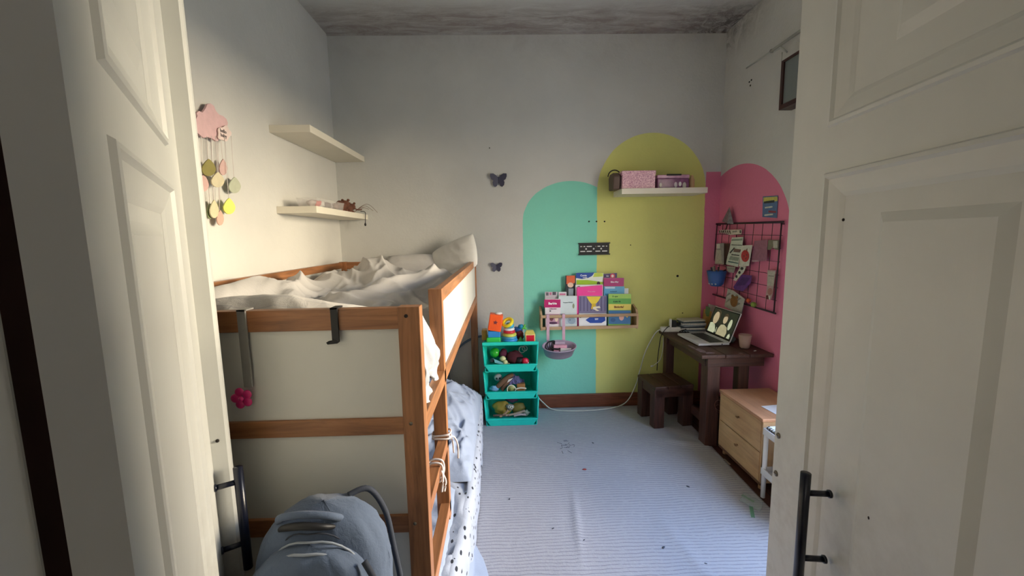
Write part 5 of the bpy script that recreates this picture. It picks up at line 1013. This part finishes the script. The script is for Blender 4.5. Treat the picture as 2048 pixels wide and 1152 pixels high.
note([(1478, 600), (1489, 601), (1483, 634), (1474, 630)], .024, P_('shade_paper', (150, 142, 140)), 'note_paper', 'plain pale sheet behind the striped bear paper', 'paper')
for px, py, c, nm, off in ((1497, 601, (190, 84, 50), 'orange', .035), (1507, 609, (122, 142, 62), 'lime green', .038)):
    p = aX(px, py, XR-off); one(MB().ball(p, .0165 if nm == 'orange' else .020, (.8, 1, .85), 18, lump=.15), 'pompom', pm('pompom_'+nm.replace(' ', '_'), c, .9, .15, 60, .4, 200), nm+' pompom on the bottom bar of the wire grid', 'pompom', 'pompoms on the grid')
# blue pot
bp2 = thing('blue_pot', 'blue hanging pot of pens at the lower left of the wire grid', 'pot', aX(1433, 560, XR-.06)); c0 = aX(1434, 572, XR-.075); c1 = aX(1433, 541, XR-.075); hh = c1.z-c0.z
MB().lathe([(0, 0), (.034, 0), (.049, .02), (.066, hh), (.063, hh), (.045, .02), (0, .004)], (XR-.082, c0.y, c0.z), 30).build('pot_body', pm('cobalt_plastic', (52, 92, 160), .45, .1), bp2)
MB().tube([(XR-.035, c0.y, c1.z-.004), (XR-.018, c0.y, c1.z+.004)], .005, 6, smoothpts=0).build('hanger', m_wire, bp2)
for k, (dy, dz, c, nm) in enumerate(((-.03, .03, (70, 58, 60), 'dark'), (.012, .035, (136, 120, 110), 'brown grey'), (.035, .022, (60, 66, 84), 'navy'), (-.01, .028, (150, 140, 140), 'grey'))):
    one(MB().tube([(XR-.082, c0.y+dy*.3, c0.z+.012), (XR-.085-.01*k, c0.y+dy, c1.z+dz)], .006, 8, smoothpts=0), 'pen', pm('pen_'+nm.replace(' ', '_'), c, .5), nm+' pen standing in the blue pot on the grid', 'pen', 'pens in the blue pot')
q = MB()
for k in range(5): q.ball((XR-.082-.046*math.cos(k*.5-1), c0.y-.046*math.sin(k*.5-1), c0.z+.018), .006, n=8)
q.build('white_beads', pm('pale_bead', (190, 190, 196), .6), bp2)

# ================================================================ curtain rod and hanging frame
rd = thing('curtain_rod', 'thin white curtain rod on the right wall near the ceiling', 'curtain rod', (XR-.05, 1.8, 2.37)); m_rod = pm('painted_rod', (176, 178, 170), .5)
A = aX(1493, 136, XR-.03); B = aX(1543, 102, XR-.045); C_ = Vector((XR-.045, .60, B.z+.0))
MB().tube([A, B], .0045, 8, smoothpts=0).tube([B, C_], .008, 10, smoothpts=0).build('rod', m_rod, rd); MB().ball(B, .011, n=14).build('end_cap', m_steel, rd)
BBk = aX(1568, 100, XR-.02); MB().tube([(XR-.001, BBk.y, BBk.z-.012), (XR-.045, BBk.y, B.z-.003)], .004, 8, smoothpts=0).tube([(XR-.045, B.y-.01, B.z-.014), (XR-.045, BBk.y, B.z-.018)], .002, 6, smoothpts=0).tube([(XR-.03, BBk.y, BBk.z-.012), (XR-.03, BBk.y, BBk.z-.06)], .002, 6, smoothpts=0).build('bracket', m_rod, rd)
fr_ = thing('wall_mirror', 'dark wooden framed mirror hanging under the curtain rod on the right wall', 'mirror', (XR-.03, 2.2, 2.01)); wfr = wood('dark_red_frame', (66, 34, 28), 1, .4); wfz = wood('dark_red_frame', (66, 34, 28), 2, .4)
m0 = aX(1557, 221, XR-.075); m1 = aX(1560, 128, XR-.075); ya = m0.y; yb_ = ya-.60; z0, z1 = m0.z, m1.z+.01; lean = .02
def fb_(y0, y1, za, zb_, m, nm, x0=XR-.075, x1=XR-.045): MB().box((x0, y0, za), (x1, y1, zb_), bev=.001).build(nm, m, fr_)
fb_(ya-.020, ya, z0, z1, wfz, 'frame_side'); fb_(yb_, yb_+.020, z0, z1, wfz, 'frame_side'); fb_(yb_+.02, ya-.02, z0, z0+.024, wfr, 'frame_rail'); fb_(yb_+.02, ya-.02, z1-.024+.012, z1, wfr, 'frame_rail')
MB().box((XR-.045, yb_, z0), (XR-.002, ya, z0+.012)).build('frame_base', wfr, fr_); MB().box((XR-.066, yb_+.02, z0+.02), (XR-.060, ya-.02, z1-.01)).build('glass', pm('dim_mirror_glass', (112, 120, 118), .25, .03, spec=.6), fr_)
